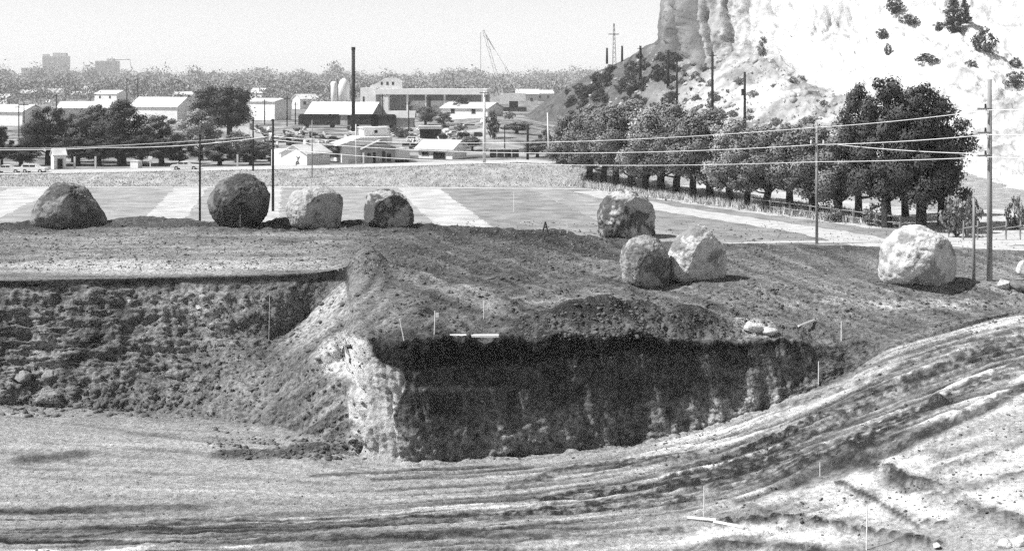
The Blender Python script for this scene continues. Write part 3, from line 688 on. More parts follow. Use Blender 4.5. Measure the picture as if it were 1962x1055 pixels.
# ---------------------------------------------------------------- boulders
def ico(n):
    import bmesh
    bm = bmesh.new(); bmesh.ops.create_icosphere(bm, subdivisions=n, radius=1.0)
    v = np.array([x.co[:] for x in bm.verts]); f = np.array([[w.index for w in p.verts] for p in bm.faces]); bm.free()
    return v, f
ICO5 = ico(6); ICO4 = ico(4)
def boulder(outline, label, base, dark, seed, cats='boulder', facets=()):
    o = np.array(outline, float)
    pxs, pys = o[:, 0], o[:, 1]
    cx = (pxs.min() + pxs.max()) / 2; cy = (pys.min() + pys.max()) / 2
    foot = hit(cx, pys.max() - 7)
    d = foot.y + .2
    c = W(cx, cy, d)
    ang = np.arctan2(-(pys - cy), pxs - cx); rad = np.hypot(pxs - cx, pys - cy) / F * d
    k = np.argsort(ang); ang, rad = ang[k], rad[k]
    ang = np.r_[ang[-1] - 2 * np.pi, ang, ang[0] + 2 * np.pi]; rad = np.r_[rad[-1], rad, rad[0]]
    v, f = ICO5
    th = np.arctan2(v[:, 2], v[:, 0])
    R = pchip(ang, rad, th)
    mean = rad[1:-1].mean()
    t = np.abs(v[:, 1]) ** 1.5
    R = R * (1 - t) + mean * t
    low = np.clip(-v[:, 2] - .55, 0, 1)
    p = v * R[:, None]
    p[:, 1] *= .95
    n1 = fbm(v[:, 0] * 1.8 + seed, v[:, 1] * 1.8, v[:, 2] * 1.8, 4, seed, .55)
    n2 = fbm(v[:, 0] * 5 + seed, v[:, 1] * 5, v[:, 2] * 5, 4, seed + 5, .6)
    p = p + v * ((n1 * .08 + n2 * .04 - .10 * np.clip(fbm(v[:, 0] * 1.6 + seed, v[:, 1] * 1.6, v[:, 2] * 1.6, 4, seed + 3, .6, True) - .5, 0, 1) + fbm(v[:, 0] * 14, v[:, 1] * 14, v[:, 2] * 14, 3, seed + 7, .6) * .045) * mean)[:, None]
    rb = np.random.default_rng(seed)
    extra = [tuple(rb.standard_normal(3)) + (rb.uniform(.93, 1.04),) for _ in range(0 if seed in (61, 77) else 6)]
    for (fx, fy, fz, lim) in list(facets) + extra:               # broken-off flats
        fn = np.array((fx, fy, fz)) / np.linalg.norm((fx, fy, fz))
        s = p @ fn; over = np.maximum(s - lim * mean, 0)
        p = p - fn * (over * .92)[:, None]
    st = fbm(v[:, 0] * 1.5 + 3 * seed, v[:, 1] * 1.5, v[:, 2] * 2.0, 5, seed + 9, .6)
    st2 = fbm(v[:, 0] * 6 + 3 * seed, v[:, 1] * 6, v[:, 2] * 6, 4, seed + 11, .6)
    m = sstep(-.12, .15, st + .45 * st2 + dark[1])
    al = base * (1 - m) + dark[0] * m
    ob = mesh_np('boulder', p, f, M['rock'], smooth=True, attrs={'albedo': np.clip(al, .03, .72)})
    ob.location = c
    tag(ob, label, cats, 'giant rounded boulders around the excavation')
    return ob
B = [
 ([(62, 432), (66, 400), (85, 370), (110, 352), (135, 352), (165, 370), (185, 395), (203, 430), (150, 440), (100, 440)], 'leftmost giant boulder, dome shaped with a long sloping right side', .24, (.09, .0), 3, ((.7, -.7, .1, .72),)),
 ([(402, 400), (405, 370), (425, 345), (455, 334), (490, 340), (512, 362), (518, 388), (508, 415), (490, 436), (440, 436), (412, 422)], 'largest round boulder of the left ridge, black underneath, between two dark poles', .17, (.07, .05), 14, ((.45, -.7, -.55, .6),)),
 ([(549, 400), (560, 372), (590, 360), (630, 362), (655, 380), (659, 410), (654, 437), (600, 439), (560, 433)], 'pale squat boulder with dark right end, third from the left on the ridge', .40, (.16, -.22), 23, ((.6, -.8, -.1, .62),)),
 ([(690, 400), (695, 378), (715, 366), (750, 365), (775, 378), (790, 405), (788, 441), (750, 440), (715, 432), (692, 416)], 'small dark boulder with a bright broken left face, fourth on the ridge', .42, (.09, .02), 31, ((-.9, -.4, .1, .72), (.5, -.86, -.1, .56))),
 ([(1145, 420), (1148, 395), (1165, 372), (1195, 364), (1230, 372), (1250, 395), (1255, 430), (1250, 459), (1200, 462), (1153, 456)], 'large blotchy boulder standing alone at the edge of the striped field', .44, (.10, .03), 46, ((.6, -.8, .0, .62),)),
 ([(1191, 520), (1189, 490), (1200, 465), (1225, 449), (1250, 452), (1275, 475), (1284, 510), (1277, 550), (1230, 552), (1194, 540)], 'grey upright boulder in front of the pair right of centre', .34, (.13, -.05), 58, ((.55, -.8, -.25, .6),)),
 ([(1280, 500), (1288, 470), (1310, 445), (1335, 432), (1355, 436), (1370, 455), (1388, 475), (1394, 502), (1388, 537), (1335, 541), (1284, 534)], 'whitish lopsided boulder just behind the grey upright one', .54, (.22, -.1), 61, ((.55, -.8, -.2, .56),)),
 ([(1688, 490), (1695, 465), (1720, 442), (1755, 433), (1790, 442), (1820, 465), (1839, 500), (1836, 530), (1815, 548), (1750, 541), (1691, 536)], 'biggest white boulder at the right beside the tall pole', .56, (.27, -.13), 77, ((.72, -.68, -.1, .66),)),
]
for o_, l_, b_, dk, sd, fc in B:
    boulder(o_, l_, b_, dk, sd, 'boulder', fc)
def rock(px, py, r, label, base, seed, sq=(1, 1, .75), group=None, name='rock', at=None):
    v, f = ICO4
    rr = np.random.default_rng(seed)
    n1 = fbm(v[:, 0] * 1.3 + seed, v[:, 1] * 1.3, v[:, 2] * 1.3, 4, seed, .6)
    p = v * (1 + .35 * n1[:, None])
    for _ in range(11):
        fn = rr.standard_normal(3); fn /= np.linalg.norm(fn)
        over = np.maximum(p @ fn - rr.uniform(.5, .85), 0); p = p - fn * (over * .95)[:, None]
    p = p * (1 + .04 * fbm(v[:, 0] * 9, v[:, 1] * 9, v[:, 2] * 9, 3, seed + 3)[:, None]) * np.array(sq) * rr.uniform(.75, 1.3, 3) * r
    q = at or hit(px, py)
    al = base * (1 + .35 * fbm(v[:, 0] * 3, v[:, 1] * 3, v[:, 2] * 3, 3, seed + 1))
    o = mesh_np(name, p, f, M['rock'], attrs={'albedo': al}); o.location = q + Vector((0, 0, r * sq[2] * .25))
    return tag(o, label, 'rock', group)
ROCKS = [(1966, 522, .7, 'pale block of rock cut by the right edge of the picture', .6), (1921, 548, .5, 'small pale rock at the left end of the pile by the tall pole', .5),
         (1950, 552, .6, 'flat dark rock lying below the pale pile at the right edge', .2), (1955, 1042, .32, 'white rock in the bottom right corner', .62), (1925, 1048, .26, 'second white rock along the bottom right edge', .6), (1795, 1046, .15, 'lone pale stone on the bottom edge right of the tall lath', .55),
         (1440, 632, .55, 'round pale rock in the light heap on the bench', .55), (1475, 640, .4, 'smaller pale rock at the right of the light heap on the bench', .5),
         (250, 580, .25, 'pale rock stuck in the upper left cut', .36), (95, 722, .4, 'pale block at the foot of the rocky left cut', .26), (40, 722, .45, 'leftmost pale block in the rocky left cut', .26), (380, 590, .22, 'pale knob of stone in the middle of the left cut', .45)]
for k, (a, b, r, l, al) in enumerate(ROCKS): rock(a, b, r, l, al, 300 + k * 7)

# loose clods over the churned ground
def clods(name, regions, seed, mat, attr=None):
    rng = np.random.default_rng(seed); v, f = ico(1); VV_, FF_ = [], []; k = 0
    for (x0, x1, y0, y1, cnt, smin, smax) in regions:
        for _ in range(cnt):
            px = rng.uniform(x0, x1); py = rng.uniform(y0, y1)
            q = hit(px, py)
            s = smin + (smax - smin) * rng.random() ** 3
            sc = s * rng.uniform(.6, 1.3, 3)
            a = rng.uniform(0, 6.28); c, sn = math.cos(a), math.sin(a)
            p = v * sc * (1 + .32 * rng.standard_normal((len(v), 1))); p[:, 2] *= .7
            p = np.stack([p[:, 0] * c - p[:, 1] * sn, p[:, 0] * sn + p[:, 1] * c, p[:, 2]], -1) + np.array(q)
            VV_.append(p); FF_.append(f + k); k += len(v)
    o = mesh_np(name, np.concatenate(VV_), np.concatenate(FF_), mat); o['kind'] = 'stuff'; return o
clods('earth_clods', [(-60, 1150, 425, 515, 2200, .02, .12), (700, 1500, 440, 640, 3000, .02, .14), (1400, 2000, 480, 640, 1500, .02, .11), (0, 620, 560, 770, 700, .03, .16), (380, 700, 560, 860, 700, .03, .14),
      (0, 400, 740, 800, 500, .03, .22), (420, 700, 840, 880, 400, .03, .16), (0, 1962, 900, 1055, 900, .015, .06), (1100, 1962, 660, 1000, 1500, .015, .08), (770, 1500, 830, 880, 200, .03, .1), (1000, 1450, 600, 650, 700, .03, .12)], 5, M['clod'])

# ---------------------------------------------------------------- trees
def leaf_cloud(rng, blobs, n, size):
    """leaf quads in clumps; blobs = (centre, radii)"""
    w = np.array([np.prod(b[1]) ** .67 for b in blobs]); w /= w.sum()
    cnt = (w * n).astype(int)
    C, S = [], []
    for (c, r), k in zip(blobs, cnt):
        u = rng.standard_normal((k, 3)); u /= np.linalg.norm(u, axis=1, keepdims=True)
        rr = rng.random((k, 1)) ** .33
        rr = .2 + .8 * rr
        C.append(np.array(c) + u * rr * np.array(r) * (1 + .22 * rng.standard_normal((k, 1))))
        S.append(u)
    C = np.concatenate(C); U = np.concatenate(S); k = len(C)
    nrm = U * .9 + rng.standard_normal((k, 3)) * .6; nrm[:, 2] += .2
    nrm *= np.sign((nrm * U).sum(1, keepdims=True) + 1e-6)
    nrm /= np.linalg.norm(nrm, axis=1, keepdims=True)
    a = np.cross(nrm, rng.standard_normal((k, 3))); a /= np.linalg.norm(a, axis=1, keepdims=True)
    b = np.cross(nrm, a)
    s = size * rng.uniform(.5, 1.6, (k, 1))
    V = np.stack([C - a * s, C - b * s * .6, C + a * s, C + b * s * .6], 1).reshape(-1, 3)
    sh = U * .75 + nrm * .45; sh /= np.linalg.norm(sh, axis=1, keepdims=True)
    leaf_cloud.shade = np.repeat(sh, 4, axis=0)          # leaves take the light of the clump they belong to
    return V, np.arange(k * 4).reshape(-1, 4)
def tree_meshes(seed, h, wid, trunk_h, leaves, size, shape='round', nblob=26, top=1.0):
    """trunk with limbs, and a crown, as two mesh datablocks built around the origin"""
    rng = np.random.default_rng(seed); random.seed(seed)
    mb = MB()
    bend = [Vector((0, 0, -.3))]
    for i in range(1, 6):
        t = i / 5; bend.append(Vector((rng.normal(0, .03 * h * t), rng.normal(0, .03 * h * t), h * .8 * t)))
    r0 = .028 * h + .05
    mb.tube(bend, [r0 * 1.25, r0, r0 * .8, r0 * .6, r0 * .4, r0 * .15], 8)
    blobs = []
    for i in range(nblob):
        t = (i + .5) / nblob
        z = trunk_h + (h - trunk_h) * (t * .93)
        if shape == 'round': prof = math.sin(math.pi * (.12 + .84 * t)) ** .7
        elif shape == 'cone': prof = (1 - t) * .95 + .08
        else: prof = math.sin(math.pi * (.10 + .82 * t)) ** .6 * (1.25 - .75 * t)
        a = i * 2.399 + rng.uniform(-.4, .4); rr = wid * .5 * prof * (rng.uniform(.3, 1.0))
        c = (math.cos(a) * rr, math.sin(a) * rr, z)
        s = wid * rng.uniform(.10, .21) * (.55 + .5 * prof)
        blobs.append((c, (s, s, s * rng.uniform(.7, 1.05))))
        if i % 2 == 0:
            st = bend[min(4, 1 + int(4 * min(max(t, 0), .95)))]
            zz = max(trunk_h * .75, z - rr * .7 - .1 * h)
            base = Vector((st.x * .6, st.y * .6, zz))
            mid = base.lerp(Vector(c), .55) + Vector((0, 0, -.03 * h))
            mb.tube([base, mid, c], [r0 * .38, r0 * .24, r0 * .06], 5)
    V, Q = leaf_cloud(rng, blobs, leaves, size)
    tm = bpy.data.meshes.new('trunk'); tm.from_pydata(mb.v, [], mb.f); tm.update(); tm.materials.append(M['bark'])
    o = mesh_np('crown', V, Q, None, smooth=True); cm = o.data; bpy.data.objects.remove(o)
    cm.normals_split_custom_set_from_vertices(leaf_cloud.shade.tolist())
    return tm, cm
def crown_variant(cm, mat):
    c = cm.copy(); c.materials.clear(); c.materials.append(mat); return c
def plant_tree(name, loc, meshes, scale, rz, label, mat, cat='tree', group=None, sz=None):
    t = empty(name, loc, rz, label, cat, group)
    t.scale = (scale * (.9 + .2 * ((rz * 7.3) % 1)), scale, sz or scale)
    for nm, me in (('trunk', meshes[0]), ('crown', None)):
        if nm == 'crown':
            key = (meshes[1].name, mat)
            if key not in CROWNS: CROWNS[key] = crown_variant(meshes[1], M[mat])
            me = CROWNS[key]
        o = bpy.data.objects.new(nm, me); COL.objects.link(o); o.parent = t
    return t
CROWNS = {}
T = {}
for i in range(5): T['row%d' % i] = tree_meshes(400 + i, 8.0, 4.8 + .3 * (i % 3), 1.7 + .25 * (i % 4), 15000, .085, 'round', 17 + 4 * i)
for i in range(3): T['big%d' % i] = tree_meshes(420 + i, 12.0, 6.6, 2.6, 19000, .105, 'tall', 25)
for i in range(3): T['bush%d' % i] = tree_meshes(430 + i, 2.0, 2.6, .15, 900, .11, 'round', 14)
T['conifer'] = tree_meshes(440, 9.0, 4.2, .6, 3500, .16, 'cone', 36)

# the row along the path: trunk px, trunk foot py, crown top py
ROW = [(1085, 345, 215), (1130, 354, 195), (1156, 358, 208), (1180, 362, 196), (1210, 366, 188), (1237, 370, 200), (1266, 373, 190), (1296, 377, 198), (1327, 384, 215), (1360, 386, 205), (1397, 391, 222), (1432, 399, 240), (1470, 405, 238), (1512, 409, 232), (1556, 414, 236), (1605, 420, 226)]
ORD = ['first', 'second', 'third', 'fourth', 'fifth', 'sixth', 'seventh', 'eighth', 'ninth', 'tenth', 'eleventh', 'twelfth', 'thirteenth', 'fourteenth', 'fifteenth', 'sixteenth']
for k, (px, py, top) in enumerate(ROW):
    p = G(px, py, FZ); h = (py - top) / F * p.y
    me = T['row%d' % (k % 5)]
    plant_tree('leafy_tree', p, me, h / 8.0 * 1.18, k * 1.3, '%s leafy tree from the left in the row along the path' % ORD[k], 'leaf_pale' if k in (5, 10) else 'leaf', 'tree', 'row of trees along the path', sz=h / 8.0)
# taller dark trees at the right end
for k, (px, py, top, w, l) in enumerate(((1645, 424, 150, .85, 'tall dark tree at the left of the big dark clump'), (1700, 436, 140, .95, 'tallest dark tree in the middle of the big dark clump, thick trunk'), (1765, 440, 150, 1.0, 'broad dark tree on the right of the big dark clump'), (1805, 432, 175, .9, 'dark tree at the right edge of the big dark clump, boughs reaching right'), (1735, 415, 165, .8, 'dark tree standing behind the middle of the big dark clump'))):
    p = G(px, py, FZ); h = (py - top) / F * p.y
    plant_tree('dark_tree', p, T['big%d' % (k % 3)], h / 12.0 * w, k * 2.1, l, 'leaf_dark', 'tree', 'tall dark trees at the right', sz=h / 12.0)
for k, (px, py, w, top, m, l) in enumerate(((1680, 432, 60, 388, 'leaf', 'low bush at the foot of the dark tree clump'), (1832, 455, 55, 375, 'leaf', 'grey bush behind the tall right pole'), (1860, 448, 40, 372, 'leaf', 'bush with bare stems between the short post and the dark trees'), (1944, 440, 34, 375, 'leaf', 'narrow grey bush near the right edge of the picture'), (1600, 425, 40, 400, 'leaf', 'small bush beneath the row of trees near the slim pole'))):
    p = G(px, py, FZ)
    s = w / F * p.y / 2.6; hz_ = (py - top) / F * p.y / 2.0
    plant_tree('bush', p, T['bush%d' % (k % 3)], s, k, l, m, 'bush', 'bushes by the right hand trees', sz=hz_)
# trees and shrubs on the hill
hh = hill_hit(1826, 62)
plant_tree('conifer', hh, T['conifer'], 1.05, 0, 'dark conifer high on the white slope at the upper right', 'leaf_dark', 'tree', sz=.78)
plant_tree('conifer', hill_hit(1848, 45), T['conifer'], .75, .8, 'small leaning conifer just right of the hill conifer', 'leaf_dark', 'tree', sz=.5)
for k, (px, py, w, h, l) in enumerate(((1888, 100, 48, 48, 'round dark bush high on the white slope near the right edge'), (1716, 26, 40, 30, 'dark bush at the top of the white slope left of the conifer'), (1745, 46, 34, 20, 'low spreading bush just below the topmost dark bush'), (1775, 118, 44, 18, 'low wide shrub on the white slope above the dark clump'), (1861, 128, 20, 15, 'tiny shrub on the white slope below the round bush'), (1800, 58, 26, 18, 'shrub at the foot of the hill conifer'), (1462, 105, 26, 36, 'grey upright bush against the foot of the white cliff'), (1690, 75, 24, 22, 'small bush in a crack of the white dome'), (1700, 105, 14, 24, 'thin shrub on the white dome below a crack'), (1945, 130, 22, 22, 'shrub at the right edge on the white slope'), (1945, 165, 40, 30, 'wide grey shrub at the right edge behind the pole top'))):
    p = hill_hit(px, py)
    if p is None: continue
    plant_tree('hill_shrub', p - Vector((0, 0, .1)), T['bush%d' % (k % 3)], w / F * p.y / 2.4, k * 1.7, l, 'leaf_dark' if k != 6 else 'leaf', 'bush', 'bushes on the white slope', sz=h / F * p.y / 2.0)
rng = np.random.default_rng(77)
cnt = 0
while cnt < 190:
    px = rng.uniform(1075, 1640); py = rng.uniform(80, 250)
    lim = np.interp(px, [1075, 1140, 1200, 1262, 1300, 1340, 1400, 1470, 1550, 1640], [185, 146, 118, 82, 112, 126, 104, 108, 160, 190])
    if py < lim or (px > 1380 and rng.random() < .7) or (px > 1380 and 115 < py < 150): continue
    p = hill_hit(px, py)
    if p is None: continue
    s = rng.uniform(.35, 1.05) * (1.35 if px < 1300 else .75)
    plant_tree('scrub_bush', p - Vector((0, 0, .15)), T['bush%d' % (cnt % 3)], s, rng.uniform(0, 6), 'scrub bush on the rocky slope ' + ('left of the leftmost hillside pole' if px < 1222 else 'between the two leftmost hillside poles' if px < 1278 else 'under the left end of the cliff' if px < 1362 else 'between the tallest and the rightmost hillside pole' if px < 1425 else 'right of the rightmost hillside pole'), 'leaf_dark' if px < 1290 else 'leaf', 'bush', 'scrub on the rocky slope', sz=s * rng.uniform(.6, 1.0))
    cnt += 1

Vr, Fr, kr = [], [], 0
vi, fi = ico(1)
for _ in range(1500):
    px = rng.uniform(1090, 1600); py = rng.uniform(90, 290)
    lim = np.interp(px, [1075, 1140, 1200, 1262, 1300, 1340, 1400, 1470, 1550, 1640, 1750, 1962], [188, 148, 120, 86, 112, 126, 104, 108, 160, 190, 150, 175])
    if py < lim - 4: continue
    q_ = hill_hit(px, py)
    if q_ is None: continue
    sr = .08 + .55 * rng.random() ** 5
    Vr.append(vi * sr * rng.uniform(.5, 1.4, 3) * (1 + .3 * rng.standard_normal((len(vi), 1))) + np.array(q_)); Fr.append(fi + kr); kr += len(vi)
rub = mesh_np('hill_rubble', np.concatenate(Vr), np.concatenate(Fr), mat_noise('rubble_rock', .2, .55, scale=.4, detail=3, rough=1.0)); rub['kind'] = 'stuff'
# trees among the town buildings
TOWN = [  # px, d, top py, width px, material, label
 (4, 163, 245, 46, 'leaf_dark', 'dark tree cut by the left edge behind the parked cars'),
 (92, 166, 208, 80, 'leaf_dark', 'dark bushy tree behind the small white hut'),
 (140, 172, 222, 60, 'leaf', 'greyer tree right of the dark bushy tree'),
 (185, 170, 205, 70, 'leaf', 'tree on the left of the broad leafy clump'),
 (236, 166, 198, 100, 'leaf_dark', 'broadest dark tree in the left town clump'),
 (310, 168, 224, 80, 'leaf', 'tree in front of the long white roof'),
 (385, 175, 212, 75, 'leaf_pale', 'pale leafy tree in front of the big black tree'),
 (400, 230, 172, 75, 'leaf_dark', 'left half of the big black tree pair'),
 (440, 225, 170, 90, 'leaf_dark', 'big black tree standing above the roofs at left'),
 (455, 172, 255, 60, 'leaf', 'low tree beside the pole left of the white house'),
 (420, 164, 275, 70, 'leaf_dark', 'dark low tree behind the parked car at the pole'),
 (500, 178, 272, 50, 'leaf', 'shrubby tree between the two dark poles'),
 (270, 163, 262, 70, 'leaf_dark', 'dark low tree behind the white box by the road'),
 (190, 163, 268, 70, 'leaf_dark', 'dark low tree right of the small white hut'),
 (40, 164, 278, 60, 'leaf_dark', 'dark low tree behind the parked station wagon'),
 (345, 163, 270, 60, 'leaf_dark', 'dark low tree left of the parked car at the pole'),
 (630, 172, 276, 46, 'leaf', 'shrubby tree between the white shed and the big white house'),
 (655, 176, 285, 40, 'leaf', 'bush against the left wall of the big white house'),
 (905, 196, 262, 40, 'leaf', 'bush behind the small white house with dark openings'),
 (885, 330, 185, 26, 'leaf_dark', 'small dark tree under the end of the long white roof'),
 (60, 180, 240, 60, 'leaf', 'grey tree in front of the left hall roof'),
 (150, 164, 262, 64, 'leaf_dark', 'dark low tree between the hut and the gatepost'),
 (228, 163, 258, 64, 'leaf_dark', 'dark low tree below the broadest town tree'),
 (308, 162, 268, 56, 'leaf_dark', 'dark low tree below the tree by the long white roof'),
 (480, 165, 280, 46, 'leaf_dark', 'dark shrubby tree just left of the first dark pole of the pair'),
 (520, 166, 285, 40, 'leaf_dark', 'dark shrub behind the thick dark pole'),
 (745, 190, 282, 40, 'leaf', 'bush behind the annexe of the big white house'),
 (1030, 182, 268, 50, 'leaf', 'grey bush left of the leaning white pole'),
 (990, 230, 235, 50, 'leaf', 'grey scrub on the rough bank above the billboard'),
 (815, 300, 205, 40, 'leaf', 'scrubby tree beside the short dark chimney'),
 (850, 290, 215, 40, 'leaf', 'scrubby tree right of the short dark chimney'),
]
for k, (px, d, top, w, m, l) in enumerate(TOWN):
    p = plain(px, d); h = max(1.2, 1.07 * (W(px, top, d).z - p.z))
    plant_tree('town_tree', p, T['row%d' % (k % 5)], w / F * d / 5.6 * 1.25, k * .9, l, m, 'tree', 'trees among the town buildings', sz=h / 8.0)
for k in range(26):
    px = rng.uniform(490, 1050); d = rng.uniform(186, 300); sc_ = rng.uniform(.4, 1.0)
    plant_tree('yard_bush', plain(px, d), T['bush%d' % (k % 3)], sc_, k, 'scrubby bush in the yard ' + ('left of the black smokestack' if px < 677 else 'between the black smokestack and the thick white mast pole' if px < 928 else 'right of the thick white mast pole'), ('leaf', 'leaf_dark')[k % 2], 'bush', 'bushes in the yard', sz=sc_ * .9)
p = plain(944, 215); plant_tree('dead_shrub', p, T['bush1'], .9, 0, 'black ragged shrub on the rough bank right of the white mast', 'leaf_dark', 'bush', sz=2.2)

# far woods: one mass along the horizon
rng = np.random.default_rng(9); Vs, Qs, k0 = [], [], 0
HOUSES = [(8, 560), (55, 620), (105, 600), (155, 640), (215, 600), (350, 620), (497, 560), (585, 460), (235, 600), (195, 600)]
def far_tree(px, d, h, w, leaves, size):
    global k0
    if any(abs(px - a) < 16 and d < b + 10 for a, b in HOUSES): return
    x = (px - CX) / F * d; z0 = gz(x, d) if abs(x) < 1900 else 0
    bl = [((x + rng.uniform(-.3, .3) * w, d + rng.uniform(-.3, .3) * w, z0 + h * rng.uniform(.25, .8)), (w * .3, w * .3, h * .27)) for _ in range(5)]
    V, Q = leaf_cloud(rng, bl, leaves, size); Vs.append(V); Qs.append(Q + k0); k0 += len(V)
for _ in range(620):
    d = rng.uniform(1100, 2300); px = rng.uniform(-200, 1230)
    far_tree(px, d, rng.uniform(12, 20) * (1 + .2 * (px < 260)) * (1 + .45 * float(vnoise(np.array(px / 38.0), np.array(d / 400.), np.array(0.), 4))), rng.uniform(16, 30), 150, d / F * 1.9)
for _ in range(330):
    d = rng.uniform(420, 1050); px = rng.uniform(-60, 660)
    far_tree(px, d, rng.uniform(6, 11), rng.uniform(8, 14), 240, d / F * 1.9)
for _ in range(120):
    d = rng.uniform(600, 1050); px = rng.uniform(640, 1100)
    far_tree(px, d, rng.uniform(6, 10), rng.uniform(9, 14), 220, d / F * 1.9)
woods = mesh_np('far_woods', np.concatenate(Vs), np.concatenate(Qs), M['leaf_far'])
tag(woods, 'hazy woods along the horizon behind the town', None, None, 'stuff')

# weeds on the embankment and tufts of grass
def tufts(name, n, region, seed, hgt, place, mat):
    rng = np.random.default_rng(seed); V = np.zeros((n * 6, 3)); 
    for i in range(n):
        p = place(rng)
        for b in range(2):
            a = rng.uniform(0, 3.14); w = rng.uniform(.03, .09); h = hgt * rng.uniform(.4, 1.2); j = i * 6 + b * 3
            lean = rng.normal(0, .3, 2) * h
            V[j] = (p[0] - math.cos(a) * w, p[1] - math.sin(a) * w, p[2] - .05); V[j + 1] = (p[0] + math.cos(a) * w, p[1] + math.sin(a) * w, p[2] - .05); V[j + 2] = (p[0] + lean[0], p[1] + lean[1], p[2] + h)
    o = mesh_np(name, V, np.arange(n * 6).reshape(-1, 3), mat); o['kind'] = 'stuff'; return o
def pl_bank(rng):
    d = rng.uniform(139, 147); px = rng.uniform(-150, 1180); x = (px - CX) / F * d; return (x, d, gz(x, d))
def pl_upper(rng):
    q = hit(rng.uniform(-40, 1990), rng.uniform(424, 520)); return q
def pl_trees(rng):
    t = rng.random(); px = 1080 + 560 * t + rng.normal(0, 12); py = 352 + 74 * t + rng.uniform(-14, 3); q = G(px, py, FZ); return q
M['dry'] = mat_noise('dry_grass', 0.35, 0.6, scale=.7, detail=3, rough=0.9)
tufts('embankment_weeds', 6000, None, 1, .16, pl_bank, M['dry'])
tufts('dry_weeds', 2500, None, 2, .12, pl_upper, M['blade'])
tufts('dry_grass', 9000, None, 3, .6, pl_trees, M['dry'])

# ---------------------------------------------------------------- poles, wires, masts
def pole(name, px, top, foot, d, r, mat, label, z0=None, lean=0.0, arms=(), cat='utility pole', group=None, hgt=None):
    p = land(px, d)
    if z0 is not None: p.z = z0
    h = W(px, top, d).z - p.z
    o = empty(name, p, 0, label, cat, group)
    MB().tube([(0, 0, -.3), (lean * h * .5, 0, h * .5), (lean * h, 0, h)], [r, r * .88, r * .75], 10).build('shaft', M[mat], o, True)
    for (z, w, th, ins) in arms:
        a = MB().box(-w / 2 if ins != (-.8,) else -w, w / 2 if ins != (-.8,) else .05, -r - .1, -r, h - z - th, h - z).build('crossarm', M['pole_dark' if mat == 'pole_dark' else 'pole'], o)
        for s in ins:
            MB().tube([(s * w / 2, -r - .05, h - z), (s * w / 2, -r - .05, h - z + .22)], [.06, .05], 6).build('insulator', M['dark'] if ins == (-.8,) else M['white'], a)
    return o, h
foot = hit(1895, 538)
tall, th = pole('utility_pole', 1896, 152, 540, foot.y, .15, 'pole', 'tallest weathered pole near the right edge beside the white boulder', z0=foot.z, arms=((1.5, .7, .1, (-.8,)), (2.75, .7, .1, (-.8,)), (3.95, .7, .1, (-.8,))))
f2 = hit(1868, 537); pole('short_post', 1866, 380, 537, f2.y, .085, 'pole', 'bare short post just left of the tallest pole', z0=f2.z, cat='post')
f3 = G(1565, 460, -.1); slim, sh = pole('utility_pole', 1565, 235, 460, f3.y, .1, 'pole', 'slim pole in front of the tree row, white insulators near its top', z0=zat(f3.x, f3.y), arms=((1.35, .9, .09, (-.9, .9)),))
f4 = hit(382, 420); pole('utility_pole', 383, 257, 418, 105, .085, 'pole_dark', 'dark pole standing on the earth ridge left of the largest round boulder', arms=((.05, .25, .07, ()),))
pole('utility_pole', 485, 225, 336, 146, .1, 'pole_dark', 'dark pole rising behind the largest round boulder', arms=((.25, .3, .09, ()),))
pole('utility_pole', 523, 228, 398, 114, .11, 'pole_dark', 'thick dark pole in the field right of the largest round boulder', arms=((.05, .3, .09, ()),))
pole('light_pole', 598, 230, 350, 143, .06, 'pole', 'thin grey pole in front of the white shed', cat='pole')
pole('light_pole', 682, 238, 316, 163, .075, 'pole_pale', 'white pole in front of the big white house, below the black stack', cat='pole')
pole('light_pole', 928, 175, 345, 146, .17, 'pole_pale', 'thick white mast pole right of the small white house', cat='pole', arms=((.1, 1.0, .12, ()),))
pole('utility_pole', 1011, 238, 305, 172, .17, 'pole_dark', 'short stout black pole behind the roadside billboard')
pole('light_pole', 1052, 216, 290, 168, .1, 'pole_pale', 'leaning white pole at the left end of the tree row', lean=-.03, cat='pole')
for k, (px, top, py, l) in enumerate(((1227, 88, 158, 'leftmost pole on the rocky hillside'), (1280, 96, 165, 'second pole from the left on the rocky hillside'), (1297, 118, 210, 'thin pole on the hillside below the left end of the cliff'), (1365, 100, 230, 'tallest dark pole on the hillside above the trees'), (1427, 138, 258, 'rightmost hillside pole, with a dark transformer'), (1175 - 12, 92, 120, 'stubby pole on the skyline left of the radio mast'), (1192, 88, 118, 'stubby pole on the skyline right of the radio mast'))):
    q = hill_hit(px, py) or W(px, py, 300)
    o, h = pole('hillside_pole', px, top, py, q.y, .0011 * q.y * (.8 if k in (2, 5, 6) else 1), 'pole_dark', l, z0=q.z, group='poles on the hillside', arms=((.5, 1.3, .12, ()),) if k in (0, 1, 3) else ())
    if k == 4: MB().tube([(-.3, -.3, h - 3.6), (-.3, -.3, h - 2.6)], .3, 8).build('transformer', M['darker'], o)
